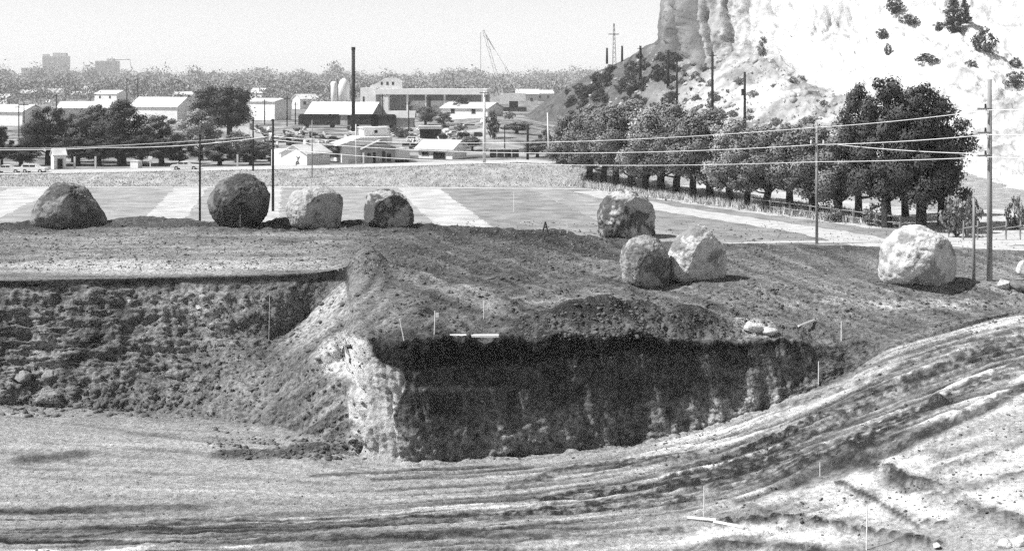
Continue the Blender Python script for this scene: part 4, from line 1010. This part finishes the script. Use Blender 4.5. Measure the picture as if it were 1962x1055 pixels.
for k, (px, d, top, l) in enumerate(((46, 190, 195, 'thin pole in front of the left white roofs'), (36, 215, 200, 'fainter thin pole left of the thin pole by the left roofs'), (243, 420, 150, 'faint pole above the broadest dark town tree'), (264, 430, 150, 'faint pole just right of the faint pole above the town tree'), (507, 300, 190, 'thin pole in front of the white block behind the dark poles'), (550, 290, 185, 'dark thin pole at the right end of the white block'), (566, 300, 196, 'dark thin pole between the white block and the long shed'), (733, 280, 180, 'thin dark pole at the corner of the long white plant'), (783, 260, 195, 'thin grey pole before the long white plant'), (967, 190, 240, 'thin short pole above the roadside billboard'), (868, 700, 140, 'faint pole on the skyline above the long white roof'), (108, 330, 180, 'faint thin pole above the dark bushy tree'))):
    p = plain(px, d); h = W(px, top, d).z - p.z
    o = empty('thin_pole', p, 0, l, 'pole', 'thin poles across the town')
    MB().tube([(0, 0, -.2), (0, 0, h)], [.00085 * d * .55, .0006 * d * .55], 6).build('shaft', M['pole_dark'], o)
    MB().box(-.6, .6, -.1, .1, h - .5, h - .38).build('crossarm', M['pole_dark'], o)

def wire(pts, label, r=.022, sags=None, group='wires across the picture'):
    fine = []
    for i in range(len(pts) - 1):
        a, b = Vector(pts[i]), Vector(pts[i + 1]); s = (sags or [0] * 9)[i]
        for t in range(16):
            u = t / 16; fine.append(a.lerp(b, u) - Vector((0, 0, 4 * s * u * (1 - u))))
    fine.append(Vector(pts[-1]))
    o = MB().tube(fine, r, 5).build('overhead_wire', M['wire'], None, True)
    return tag(o, label, 'wire', group)
dT, dS, dL = foot.y - .3, f3.y - .25, 114
def wp(px, py, d): return W(px, py, d)
wire([wp(2300, 178, 66), wp(1893, 211, dT), wp(1565, 244, dS), wp(523, 262, dL)], 'highest wire, running from the tall right pole past the slim pole', .02, [.2, .1, .75])
wire([wp(2300, 232, 66), wp(1893, 258, dT), wp(1570, 277, dS), wp(523, 268, dL)], 'middle wire, touching the white insulators of the slim pole', .022, [.2, .1, .8])
wire([wp(1604, 277, dS + .2), wp(1893, 295, dT)], 'slack extra wire sagging from the slim pole to the tall right pole', .022, [.1])
wire([wp(2300, 285, 66), wp(1893, 301, dT), wp(1565, 310, dS), wp(523, 284, dL)], 'lowest wire, crossing the tree trunks and the dark clump', .02, [.2, .05, .7])
wire([wp(485, 262, 145), wp(200, 280, 140), wp(-200, 274, 132)], 'upper of the twin wires at the left, in front of the town trees', .03, [.05, .35])
wire([wp(523, 260, dL), wp(200, 282.5, 122), wp(-200, 279, 126)], 'lower of the twin wires at the left, in front of the town trees', .026, [.3, .3])
wire([wp(485, 250, 145.8), wp(598, 268, 143), wp(928, 279, 146)], 'faint wire between the dark pole and the thick white mast pole', .015, [.2, .3])

# radio mast on the skyline
q = hill_hit(1176, 122) or W(1176, 122, 320)
rm = empty('radio_mast', q, 0, 'slender lattice radio mast on the skyline left of the cliff', 'mast')
h = W(1176, 45, q.y).z - q.z
for k in range(3):
    a = k * 2.094; MB().tube([(.55 * math.cos(a), .55 * math.sin(a), -.5), (.14 * math.cos(a), .14 * math.sin(a), h)], .07, 5).build('mast_leg', M['pole'], rm)
for i in range(9):
    t0, t1 = i / 9, (i + 1) / 9; r0 = .55 - .41 * t0; r1 = .55 - .41 * t1
    mb = MB()
    for k in range(3):
        a, b = k * 2.094, (k + 1) * 2.094
        mb.tube([(r0 * math.cos(a), r0 * math.sin(a), h * t0), (r1 * math.cos(b), r1 * math.sin(b), h * t1)], .04, 4)
    mb.build('lattice_brace', M['pole'], rm)
MB().box(-1.2, 1.2, -.1, .1, h * .72, h * .72 + .2).build('crossarm', M['pole'], rm)

# black stack
def stack(px, top, d, r, label, name='smokestack'):
    p = plain(px, d); h = W(px, top, d).z - p.z
    o = empty(name, p, 0, label, 'chimney')
    MB().tube([(0, 0, -.3), (0, 0, h)], [r, r * .92], 14).build('flue', M['stack'], o, True)
    MB().tube([(0, 0, h - .5), (0, 0, h + .05)], [r * 1.08, r * 1.08], 14).build('rim_band', M['stack'], o)
    MB().tube([(0, 0, h * .45), (0, 0, h * .47)], [r * 1.05, r * 1.05], 14).build('joint_band', M['stack'], o)
stack(677, 91, 265, .36, 'tall black smokestack rising behind the big white house')
stack(821, 186, 330, .55, 'short dark chimney in front of the long white plant', 'short_chimney')

# crane with a raised boom, faint beyond the plain
cp = plain(985, 430)
cr = empty('crawler_crane', cp, 0, 'pale crane with a long raised boom right of the long white plant', 'crane')
def rel(px, py): return W(px, py, 430) - cp
def lattice(a, b, w, nm):
    a, b = Vector(a), Vector(b); t = (b - a).normalized(); s = t.cross(Vector((0, 1, 0))).normalized(); mb = MB()
    for sx in (-1, 1):
        for sy in (-1, 1):
            o = s * sx * w + Vector((0, sy * w, 0)); mb.tube([a + o, b + o * .5], .09, 4)
    n = 14
    for i in range(n):
        u, v = i / n, (i + 1) / n; sg = 1 if i % 2 else -1
        mb.tube([a.lerp(b, u) + s * sg * w, a.lerp(b, v) - s * sg * w], .06, 4)
    return mb.build(nm, M['steel'], cr)
base = rel(965, 192); tip = rel(926, 58)
lattice(base, tip, .5, 'boom')
lattice(rel(1000, 190), rel(968, 128), .45, 'gantry_arm')
MB().tube([rel(926, 58), rel(947, 96)], .1, 5).build('jib', M['steel'], cr)
MB().tube([rel(921, 62), rel(921, 180)], .07, 5).build('hoist_rope', M['pole'], cr)
MB().tube([rel(926, 58), rel(968, 128)], .05, 5).build('stay_rope', M['pole'], cr)
c0 = rel(985, 190)
MB().box(c0.x - 4.5, c0.x + 3.5, -1.6, 1.6, c0.z - .6, c0.z + 1.8).build('machine_house', M['white'], cr)
MB().box(c0.x - 4.5, c0.x + 3.8, -2.2, -1.4, 0, 1.2).build('crawler_track', M['dark'], cr)
MB().box(c0.x - 4.5, c0.x + 3.8, 1.4, 2.2, 0, 1.2).build('crawler_track', M['dark'], cr)
MB().box(c0.x - 1.5, c0.x + 1.2, -1.2, 1.2, 1.2, c0.z - .6).build('turntable', M['dark'], cr)

# ---------------------------------------------------------------- buildings
def gable(name, px, d, L, Wd, eave, ridge, rz, label, wall='white', roof='white_roof', wins=(), doors=(), over=.35, group=None, cat='building', zoff=0.0, chimney=None):
    """L along local x (ridge direction), Wd along y. wins/doors: (side, along, z0, w, h); side f(-y) b(+y) l(-x) r(+x)"""
    p = plain(px, d); p.z += zoff
    o = empty(name, p, rz, label, cat, group)
    hl, hw = L / 2, Wd / 2
    mb = MB()
    poly = [(-hw, -.5), (hw, -.5), (hw, eave), (0, ridge - .06), (-hw, eave)]
    b = len(mb.v)
    mb.v += [(-hl, y, z) for y, z in poly] + [(hl, y, z) for y, z in poly]
    mb.f += [[4, 3, 2, 1, 0], [5, 6, 7, 8, 9]] + [[i, (i + 1) % 5, 5 + (i + 1) % 5, 5 + i] for i in range(5)]
    mb.build('wall', M[wall], o)
    rf = MB(); t = .14; sl = (ridge - eave) / hw
    for s in (-1, 1):
        y1 = s * (hw + over); z1 = ridge - sl * (hw + over)
        k = len(rf.v)
        rf.v += [(-hl - over, 0, ridge), (hl + over, 0, ridge), (hl + over, y1, z1), (-hl - over, y1, z1), (-hl - over, 0, ridge + t), (hl + over, 0, ridge + t), (hl + over, y1, z1 + t), (-hl - over, y1, z1 + t)]
        for q_ in ((0, 3, 2, 1), (4, 5, 6, 7), (0, 1, 5, 4), (1, 2, 6, 5), (2, 3, 7, 6), (3, 0, 4, 7)): rf.f.append([k + i for i in q_])
    ro = rf.build('roof', M[roof], o)
    def opening(side, a, z0, w, h, nm, mat):
        e = .05
        if side in 'fb':
            y = -hw if side == 'f' else hw; s = -1 if side == 'f' else 1
            fr = MB().box(a - w / 2 - .08, a + w / 2 + .08, min(y, y + s * e), max(y, y + s * e), z0 - .08, z0 + h + .08).build(nm, M[mat[1]], o)
            MB().box(a - w / 2, a + w / 2, min(y + s * e, y + s * (e + .03)), max(y + s * e, y + s * (e + .03)), z0, z0 + h).build('pane' if nm == 'window' else 'leaf', M[mat[0]], fr)
        else:
            x = -hl if side == 'l' else hl; s = -1 if side == 'l' else 1
            fr = MB().box(min(x, x + s * e), max(x, x + s * e), a - w / 2 - .08, a + w / 2 + .08, z0 - .08, z0 + h + .08).build(nm, M[mat[1]], o)
            MB().box(min(x + s * e, x + s * (e + .03)), max(x + s * e, x + s * (e + .03)), a - w / 2, a + w / 2, z0, z0 + h).build('pane' if nm == 'window' else 'leaf', M[mat[0]], fr)
    for w_ in wins: opening(*w_, 'window', ('glass', 'grey'))
    for w_ in doors: opening(*w_, 'door', ('darker', 'grey'))
    if chimney: MB().box(chimney[0] - .3, chimney[0] + .3, -.3, .3, ridge - .5, ridge + chimney[1]).build('chimney', M['grey'], ro)
    return o
R = math.radians
# white shed with a lean-to and a dark mark painted on its front
sp_ = plain(581, 158)
sh_ = empty('white_shed', sp_, R(-32), 'small white gabled shed with a dark painted mark, beside the thin grey pole', 'shed')
MB().prism([(-1.9, -.4), (1.9, -.4), (1.9, 1.45), (.1, 2.3), (-1.9, 1.45)], -1.6, 2.4).build('wall', M['white'], sh_)
rf = MB()
rf.prism([(-2.15, 1.3), (.1, 2.32), (.1, 2.44), (-2.15, 1.42)], -1.85, 2.6); rf.prism([(2.15, 1.3), (2.15, 1.42), (.1, 2.44), (.1, 2.32)], -1.85, 2.6)
ro_ = rf.build('roof', M['white_roof'], sh_); MB().box(-.15, .15, .2, .5, 2.3, 2.85).build('chimney', M['white'], ro_)
MB().prism([(-3.6, -.4), (-1.9, -.4), (-1.9, 1.35), (-3.6, 1.75)], -1.3, 1.8).build('lean_to', M['white'], sh_)
mk = MB()
for a, b in (((.42, 1.12), (.62, .86)), ((.84, 1.12), (.62, .86)), ((.62, .86), (.60, .56)), ((.60, .56), (.36, .48)), ((.36, .48), (.34, .0)), ((.60, .56), (.78, .36)), ((.78, .36), (.44, .3))):
    mk.tube([(a[0], -1.625, a[1]), (b[0], -1.625, b[1])], .05, 4)
mk.build('painted_mark', M['dark'], sh_)
# big white house: long low roof, upper block, gabled porch, round-backed annexe
hp = plain(700, 172)
hs = empty('white_house', hp, R(18), 'big white house with a broad pale roof, raised block and gabled front', 'house')
MB().box(-3.1, 2.6, -1.0, 4.2, -.4, 2.2).build('wall', M['white'], hs)
MB().prism([(-3.9, 2.05), (-.9, 3.05), (3.0, 3.05), (3.0, 2.2)], -1.5, 4.6).build('roof', M['white_roof'], hs)
ub = MB().box(.1, 3.1, 1.2, 4.4, 3.0, 4.05).build('upper_block', M['white'], hs)
MB().box(1.4, 1.8, 1.17, 1.2, 3.45, 3.8).build('window', M['glass'], ub)
MB().box(-.1, 3.3, 1.0, 4.6, 4.05, 4.15).build('flat_roof', M['white_roof'], ub)
MB().prism([(-.7, -.4), (3.1, -.4), (3.1, 1.7), (1.3, 2.6), (-.7, 1.7)], -2.6, -1.0).build('porch_wall', M['grey'], hs)  # front of the white house coloured grey to paint its shaded side
rf = MB(); rf.prism([(-1.0, 1.62), (1.3, 2.68), (1.3, 2.8), (-1.0, 1.74)], -2.9, -.9); rf.prism([(3.5, 1.5), (3.5, 1.62), (1.3, 2.8), (1.3, 2.68)], -2.9, -.9)
rf.build('porch_roof', M['grey'], hs)
MB().box(.4, .7, -2.64, -2.6, 0, 1.3).build('door', M['darker'], hs); MB().box(1.5, 1.9, -2.64, -2.6, .1, 1.4).build('door', M['dark'], hs)
MB().box(2.1, 2.6, -2.64, -2.6, .1, 1.1).build('door', M['dark'], hs); MB().box(-.3, .1, -2.64, -2.6, .7, 1.2).build('window', M['glass'], hs)
MB().prism([(3.1, .35), (5.1, .35), (5.05, 1.0), (4.85, 1.5), (4.5, 1.75), (3.1, 1.75)], -2.2, -.4).build('annexe', M['white'], hs)
MB().box(3.2, 5.0, -2.0, -.6, -.4, .35).build('annexe_base', M['dark'], hs)
# small white house with dark openings
gable('small_house', 848, 180, 5.0, 3.6, 1.35, 2.25, R(-28), 'small white hip roofed house with dark openings right of the big house', wins=(('f', -1.5, .45, .9, .35), ('l', 0, .6, 1.0, .4)), doors=(('f', .6, .0, 1.7, .8),), over=.4, cat='house')
# long pale shed with a dark side, behind the big house
gable('long_shed', 662, 300, 15.0, 6, 2.5, 4.7, R(-20), 'long white roofed shed with a grey side behind the big house', wall='grey', over=.5, cat='shed', doors=(('f', -4, 0, 2.0, 2.0), ('f', 3, 0, 2.0, 2.0)))
gable('white_block', 515, 330, 8.5, 6, 4.4, 5.0, R(-30), 'white two storey block between the big black tree and the long shed', wall='white', cat='building')
gable('long_roof_building', 312, 330, 13, 7, 3.6, 5.6, R(-22), 'long white roof building between two groups of town trees', wall='white')
gable('roadside_hall', 24, 300, 12, 7, 3.0, 4.3, R(-24), 'white roofed hall at the far left behind the thin poles', wall='white')
gable('roof_end_building', 165, 345, 12, 6, 3.0, 4.4, R(3), 'low white eaved building glimpsed above the greyer town tree', wall='pale')
# the plant: long high roof on columns, tower block, gabled loft
pp = plain(835, 400)
pl = empty('industrial_plant', pp, R(-7), 'long white industrial plant with a straight high roof and open bays', 'factory')
def X(px): return (px - 835) / F * 400
def Zp(py): return W(835, py, 400).z - pp.z
MB().box(X(722), X(938), -4, 5, Zp(181), Zp(170)).build('roof', M['white'], pl)
for k in range(6):
    x = X(748 + k * 36); MB().box(x - .25, x + .25, -3.4, -2.9, -.5, Zp(181)).build('column', M['white'], pl)
MB().box(X(735), X(935), 2, 4.6, -.5, Zp(181) - .01).build('back_wall', M['grey'], pl)
MB().box(X(790), X(900), -1, 1.6, -.5, Zp(203)).build('inner_shed', M['pale'], pl)
MB().prism([(X(785), Zp(203)), (X(905), Zp(203)), (X(900), Zp(193)), (X(790), Zp(193))], -1.6, 2.0).build('inner_roof', M['white_roof'], pl)
tb = MB().box(X(692), X(722), -3, 5, -.5, Zp(168)).build('tower_block', M['white'], pl)
MB().box(X(697), X(700), -3.06, -3, Zp(198), Zp(185)).build('window', M['glass'], tb)
MB().box(X(740), X(748), -3.8, -2.6, -.5, Zp(183)).build('end_pier', M['white'], pl)
lf = MB().prism([(X(705), Zp(170)), (X(768), Zp(170)), (X(768), Zp(157)), (X(752), Zp(149)), (X(735), Zp(149)), (X(718), Zp(160)), (X(705), Zp(164))], 1.0, 4.5).build('loft', M['pale'], pl)
for k in range(3):
    x = X(728 + k * 11); MB().box(x - .3, x + .3, .94, 1.0, Zp(163), Zp(157)).build('window', M['glass'], lf)
# silos
so = plain(640, 410)
si = empty('tall_silo', so, 0, 'slim white silo left of the black smokestack', 'silo')
h = W(640, 156, 410).z - so.z
MB().tube([(0, 0, -.5), (0, 0, h - .6), (0, 0, h)], [1.0, 1.0, .6], 16).build('shell', M['white'], si, True)
MB().tube([(-1.1, -.6, 0), (-1.1, -.6, h - 1)], .12, 5).build('ladder', M['dark'], si)
so = plain(659, 405); h = W(659, 150, 405).z - so.z
si = empty('domed_silo', so, 0, 'domed pale silo just left of the black smokestack', 'silo')
MB().tube([(0, 0, h * .35), (0, 0, h * .8), (0, 0, h * .92), (0, 0, h)], [1.6, 1.6, 1.2, .3], 18).build('shell', M['white'], si, True)
for k in range(4):
    a = k * 1.5708 + .6; MB().tube([(1.5 * math.cos(a), 1.5 * math.sin(a), -.5), (1.5 * math.cos(a), 1.5 * math.sin(a), h * .4)], .16, 6).build('leg', M['grey'], si)
MB().tube([(-1.7, -.3, h * .3), (-1.7, -.3, h * .98), (0, -.3, h * 1.06)], .1, 5).build('feed_pipe', M['dark'], si)
# dark sheds and railway wagons in the yard
gable('dark_roof_shed', 770, 290, 5, 4, 2.0, 3.2, 0, 'grey roofed shed at the left end of the long white plant', wall='grey', roof='grey', cat='shed')
ds = plain(825, 232); d_o = empty('open_dark_shed', ds, 0, 'black fronted open shed in the junk yard below the short chimney', 'shed')
MB().box(-1.7, 1.7, -1.2, 1.2, -.3, 1.75).build('wall', M['darker'], d_o); MB().prism([(-2.0, 1.75), (2.0, 1.75), (1.8, 2.25), (-1.8, 2.25)], -1.5, 1.6).build('roof', M['pale'], d_o)
for k, (px, w, l) in enumerate(((612, 8.2, 'black railway wagon on the left below the long shed roof'), (700, 5.5, 'black arched wagon just right of the smokestack'), (735, 5.0, 'black wagon at the right end of the wagon line'))):
    p = plain(px, 284); o = empty('railway_wagon', p, 0, l, 'wagon', 'dark wagons in the yard')
    MB().box(-w / 2, w / 2, -1.1, 1.1, .6, 2.3).build('body', M['dark'], o)
    MB().prism([(-w / 2 - .1, 2.3), (w / 2 + .1, 2.3), (w / 2 - .4, 2.75), (-w / 2 + .4, 2.75)], -1.2, 1.2).build('roof', M['dark'], o)
    for s in (-1, 1): MB().tube([(s * w * .32, -1.0, .42), (s * w * .32, 1.0, .42)], .42, 10).build('wheel', M['tyre'], o)
# white house with the peaked end left of the poles, hut and boxes by the road
gable('peaked_house', 474, 190, 2.6, 3.2, 2.2, 3.4, R(55), 'little white house between the black tree and the dark poles', cat='house', over=.2, chimney=(.4, .7), wins=(('l', 0, 1.0, .5, .7),))
gable('small_hut', 112, 156, 1.3, 1.5, 1.5, 2.1, R(30), 'small white hut right of the parked station wagon', cat='hut', over=.12, doors=(('f', 0, 0, .5, 1.1),))
o = empty('roadside_box', plain(261, 155), R(-20), 'low white box by the road under the town trees', 'box'); MB().box(-.5, .5, -.4, .4, -.1, .75).build('body', M['white'], o); MB().box(-.56, .56, -.46, .46, .75, .82).build('lid', M['white_roof'], o)
o = empty('mailbox_post', plain(288, 152.8), 0, 'white post with a box on top beside the low white box', 'post'); MB().box(-.06, .06, -.06, .06, -.2, 1.0).build('post', M['pole_pale'], o); MB().box(-.2, .2, -.15, .15, 1.0, 1.32).build('box', M['white'], o)
for k, (px, d, l) in enumerate(((183, 156, 'white gatepost under the town trees right of the hut'), (143, 156, 'white post near the hut'), (455, 157, 'white post left of the pole behind the largest boulder'))):
    p = plain(px, d); o = MB().box(-.09, .09, -.09, .09, -.1, 1.3).build('white_post', M['pole_pale']); o.location = p; tag(o, l, 'post')
# roadside billboard seen from behind, on white legs
bo = plain(975, 162); b_ = empty('billboard', bo, R(4), 'dark panelled billboard on white legs beside the road', 'billboard')
for k in range(4): MB().box(-2.2 + k * .86, -1.4 + k * .86 - .03, -.06, .06, .85, 1.75).build('panel', M['dark'], b_)
for k in range(4): MB().box(-2.15 + k * .95, -2.05 + k * .95, .06, .16, -.2, 1.7).build('leg', M['pole_pale'], b_)
MB().box(-2.3, 1.2, -.08, .18, 1.75, 1.85).build('top_rail', M['white'], b_)
MB().box(-3.2, 1.2, .06, .12, .3, .4).build('lower_rail', M['white'], b_)
# scattered far houses
FAR = [(8, 560, 9, 'white far house at the left edge above the hall'), (55, 620, 6, 'tiny white far house above the left hall roof'), (105, 600, 6, 'tiny far house above the dark bushy tree'), (155, 640, 9, 'pale far house above the greyer town tree'), (215, 600, 12, 'wide pale far house above the broadest dark town tree'), (172, 720, 6, 'tiny far house behind the wide pale one'), (350, 620, 8, 'pale far house above the long white roof'), (345, 900, 11, 'hazy far house left of the black tree top'), (497, 560, 6, 'tiny white far house above the white two storey block'), (555, 640, 7, 'hazy far house above the right end of the white block'), (585, 460, 7, 'pale house left of the slim silo'), (1010, 520, 8, 'low white far building left of the hill foot'), (905, 330, 12, 'low pale long building under the end of the high white roof'), (1040, 600, 8, 'second low far building near the hill foot')]
for k, (px, d, w, l) in enumerate(FAR):
    gable('far_house', px, d, w, w * .7, 2.6 + .7 * (k % 3), 3.8 + (k % 3) * .9, R((-25, 15, 40, 0)[k % 4]), l, wall=('white', 'pale')[k % 2], wins=(('f', -w * .25, 1.4, .9, 1.0), ('f', w * .2, 1.4, .9, 1.0)), cat='house', group='far houses')
# city towers in the haze
def tower(px, d, wpx, top, label, steps, crane=False):
    p = plain(px, d); o = empty('city_tower', p, R(8), label, 'tower', 'hazy city towers')
    s = d / F; w = wpx * s; h = W(px, top, d).z - p.z
    z0 = -1
    MB().box(-w / 2, w / 2, -w * .35, w * .35, z0, h).build('wall', M['pale'], o)
    for (a, b, hh) in steps: MB().box(a * w, b * w, -w * .25, w * .25, h, h + hh).build('roof_block', M['pale'], o)
    nfl = 9
    for i in range(nfl):
        for k in range(5):
            x = -w * .4 + k * w * .2; z = h - (i + 1) * h * .062
            MB().box(x - w * .06, x + w * .06, -w * .35 - .15, -w * .35, z - h * .018, z + h * .018).build('window', M['grey'], o)
    if crane:
        MB().tube([(w * .2, 0, h), (w * .2, 0, h + 6)], .5, 5).build('roof_mast', M['dark'], o)
        MB().tube([(w * .1, 0, h + 1), (w * 1.0, 0, h + 2.2), (w * 1.05, 0, h - 9)], .5, 5).build('roof_boom', M['dark'], o)
tower(108, 2150, 46, 108, 'larger faint city tower with a stepped top on the left skyline', ((-.1, .42, 5), (-.5, -.3, 3)))
tower(206, 1900, 42, 117, 'smaller darker city tower with a boom on its roof', ((.0, .3, 3),), True)
o = tower(62, 2250, 36, 130, 'low faint city block left of the larger city tower', ())

# ---------------------------------------------------------------- vehicles
def car(px, d, rz, label, kind='sedan', mat='carpaint', L=4.6, group='parked vehicles'):
    p = plain(px, d); p.z += .0
    o = empty('parked_car', p, rz, label, 'car', group); o.scale = (.64, .64, .64)
    if kind == 'wagon':
        body = [(-2.3, .35), (2.3, .35), (2.35, .6), (2.3, .85), (1.2, .98), (-2.3, 1.0), (-2.35, .7)]
        cab = [(-2.25, .98), (1.05, .96), (.35, 1.42), (-1.95, 1.44)]
    else:
        body = [(-2.35, .35), (2.35, .35), (2.4, .6), (2.3, .82), (1.0, .92), (-1.2, .92), (-2.3, .85), (-2.45, .65)]
        cab = [(-1.45, .9), (.95, .9), (.35, 1.38), (-.9, 1.38)]
    s = L / 4.7
    MB().prism([(x * s, z) for x, z in body], -.85, .85).build('body', M[mat], o)
    cb = MB().prism([(x * s, z) for x, z in cab], -.72, .72).build('cabin', M[mat], o)
    x0, x1 = (cab[0][0] * s, cab[1][0] * s); zt = max(z for _, z in cab)
    for y in (-.735, .72):
        for a, b in (((x0 + .35), (x0 + x1) / 2 - .05), ((x0 + x1) / 2 + .05, x1 - .55)):
            MB().box(a, b, y, y + .015, 1.0, zt - .1).build('window', M['glass'], cb)
    for sx in (-1.4, 1.45):
        for y in (-.88, .68):
            wh = MB().tube([(sx * s, y, .33), (sx * s, y + .2, .33)], .33, 14).build('wheel', M['tyre'], o)
            MB().tube([(sx * s, y - .01, .33), (sx * s, y + .21, .33)], .17, 10).build('hubcap', M['steel'], wh)
    for y in (-.8, .4): MB().box(2.36 * s, 2.42 * s, y, y + .4, .38, .5).build('bumper', M['steel'], o)
    return o
car(16, 149.5, R(3), 'white car cut by the left edge on the embankment road', 'sedan')
car(66, 149.2, R(-6), 'white station wagon parked on the road near the left edge', 'wagon', L=4.3)
car(356, 149.5, R(2), 'white low car parked by the road left of the dark ridge pole', 'sedan', L=4.7)
car(870, 236, R(20), 'pale car in the yard right of the open dark shed', 'sedan', L=4.2)
car(795, 222, R(-15), 'pale wagon in the yard left of the open dark shed', 'wagon', L=4.2)
car(905, 258, R(5), 'pale long car below the rough bank at the yard edge', 'wagon', L=5.5)
car(600, 205, R(-25), 'old car in the junk yard behind the white shed', 'sedan', 'grey', L=4.4)
car(530, 225, R(30), 'pale old car in the junk yard behind the two dark poles', 'wagon', 'carpaint', L=4.2)
car(560, 240, R(10), 'second pale old car deeper in the junk yard', 'sedan', 'pale', L=4.4)
car(640, 226, R(-8), 'dark old car by the junk yard near the black stack', 'sedan', 'dark', L=4.4)
rngj = random.Random(4)
for k in range(64):   # heaps of scrap in the yard
    px = rngj.choice([rngj.uniform(480, 690), rngj.uniform(690, 930)]); d = rngj.uniform(196, 285)
    p = plain(px, d); mb = MB()
    for j in range(5):
        m = Matrix.Translation((rngj.uniform(-.8, .8), rngj.uniform(-.6, .6), rngj.uniform(.1, .6))) @ Matrix.Rotation(rngj.uniform(0, 3), 4, Vector((rngj.random(), rngj.random(), 1)).normalized())
        s = rngj.uniform(.15, .6); mb.box(-s, s, -s * .5, s * .5, -s * .4, s * .4, m)
    o = mb.build('scrap_heap', M[rngj.choice(['dark', 'grey', 'pale', 'dark', 'white'])]); o.location = p
    tag(o, 'low scrap heap in the yard ' + ('left of the white shed' if px < 545 else 'behind the white shed' if px < 625 else 'behind the big white house' if px < 770 else 'behind the small white house' if px < 890 else 'near the thick white mast pole'), 'scrap heap', 'scrap heaps in the yard')

# ---------------------------------------------------------------- rail fence under the trees
fa, fb = G(1440, 402, FZ), G(1725, 440, FZ)
fe = empty('rail_fence', fa, 0, 'white two rail fence among the tree trunks', 'fence')
v_ = fb - fa; nseg = 7
for k in range(nseg + 1):
    q = v_ * (k / nseg); MB().box(q.x - .07, q.x + .07, q.y - .07, q.y + .07, -.1, 1.05).build('post', M['pole'], fe)
for k in range(nseg):
    for z in (.45, .9):
        a = v_ * (k / nseg); b = v_ * ((k + 1) / nseg)
        MB().tube([(a.x, a.y - .1, z), (b.x, b.y - .1, z + .02)], .04, 5).build('rail', M['pole'], fe)
f_o = empty('wire_fence', G(1845, 460, FZ), 0, 'broken pale fence right of the tallest pole near the right edge', 'fence')
for k in range(6): MB().tube([(k * .95, 0, -.1), (k * .95 + .05, 0, 1.3)], .06, 5).build('post', M['pole'], f_o)
for k in range(5): MB().tube([(k * .95, -.07, .8), (k * .95 + .95, -.07, .95)], .04, 5).build('rail', M['pole'], f_o)

# ---------------------------------------------------------------- survey stakes, boards
def stake(px, top, foot_py, label, lean=0.0, w=.03, flag=False, name='survey_stake'):
    q = hit(px, foot_py); h = (foot_py - top) / F * q.y
    o = empty(name, q, 0, label, 'stake', 'survey stakes')
    MB().tube([(0, 0, -.1), (lean * h, 0, h)], [w, w * .8], 5).build('lath', M['stake'], o)
    if flag: MB().box(lean * h + .01, lean * h + .16, -.01, .01, h - .28, h - .08).build('flag', M['stake'], o)
stake(1349, 930, 990, 'white lath with a flag on the pit floor, right of centre at the bottom', 0, .022, True)
stake(1660, 965, 1052, 'tallest white lath in the bottom right foreground', .02, .024)
stake(1568, 692, 738, 'white lath at the edge of the ramp under the dark face', .01, .026)
stake(1612, 615, 652, 'white lath on the bench near the right end of the dark face', 0, .028)
stake(775, 610, 652, 'leaning lath on the bench above the bright prow', -.22, .022)
stake(832, 595, 641, 'upright lath on the bench right of the leaning one', .03, .022, True)
stake(927, 575, 610, 'short lath on the slope above the dark face', 0, .02)
stake(1087, 420, 446, 'white lath at the edge of the striped field right of centre', 0, .03)
stake(985, 368, 406, 'white lath out in the striped field', 0, .035)
stake(515, 560, 655, 'thin pale stick standing in for a scratch line over the left cut', .02, .011)  # added stick that traces a scratch line, not a real stake
stake(460, 405, 434, 'thin white lath in front of the largest round boulder', 0, .025)
stake(1571, 885, 912, 'short lath where the tracks cross near the right', 0, .018)
q = hit(905, 650); o = MB().box(-1.15, 1.15, -.12, .12, 0, .09).build('plank', M['stake']); o.location = q + Vector((0, .1, .1)); tag(o, 'white plank lying along the top of the dark face', 'plank')
for (a, b, l) in (((1318, 995), (1372, 1000), 'white board lying at the foot of the flagged lath'), ((1368, 1003), (1425, 1014), 'second white board pointing right from the flagged lath')):
    A, Bq = hit(*a), hit(*b); o = MB().tube([A + Vector((0, 0, .08)), Bq + Vector((0, 0, .08))], [.06, .06], 4).build('board', M['stake']); tag(o, l, 'board')
A, Bq = hit(1530, 628), hit(1560, 616); o = MB().tube([A + Vector((0, 0, .1)), Bq + Vector((0, 0, .1))], [.06, .06], 4).build('board', M['stake']); tag(o, 'pale board lying on the bench at the right', 'board')
q = hit(1045, 446); o = empty('trestle', q, 0, 'little dark A shaped trestle at the field edge', 'trestle')
for s in (-1, 1): MB().tube([(s * .2, 0, -.05), (0, 0, .72)], .05, 5).build('leg', M['dark'], o)
MB().tube([(-.1, 0, .35), (.1, 0, .35)], .04, 5).build('crosspiece', M['dark'], o)

# ---------------------------------------------------------------- the hazy air
hm = bpy.data.materials.new('haze_air'); hm.use_nodes = True
hn = hm.node_tree; hn.nodes.clear()
ho = hn.nodes.new('ShaderNodeOutputMaterial'); hv = hn.nodes.new('ShaderNodeVolumePrincipled')
hv.inputs['Color'].default_value = (.95, .95, .95, 1); hv.inputs['Density'].default_value = 0.0002
hv.inputs['Anisotropy'].default_value = 0.0
hn.links.new(hv.outputs[0], ho.inputs['Volume'])
hb = MB().box(-2100, 2100, -60, 2700, -8.5, 72)
haze = hb.build('haze', hm); haze['kind'] = 'stuff'
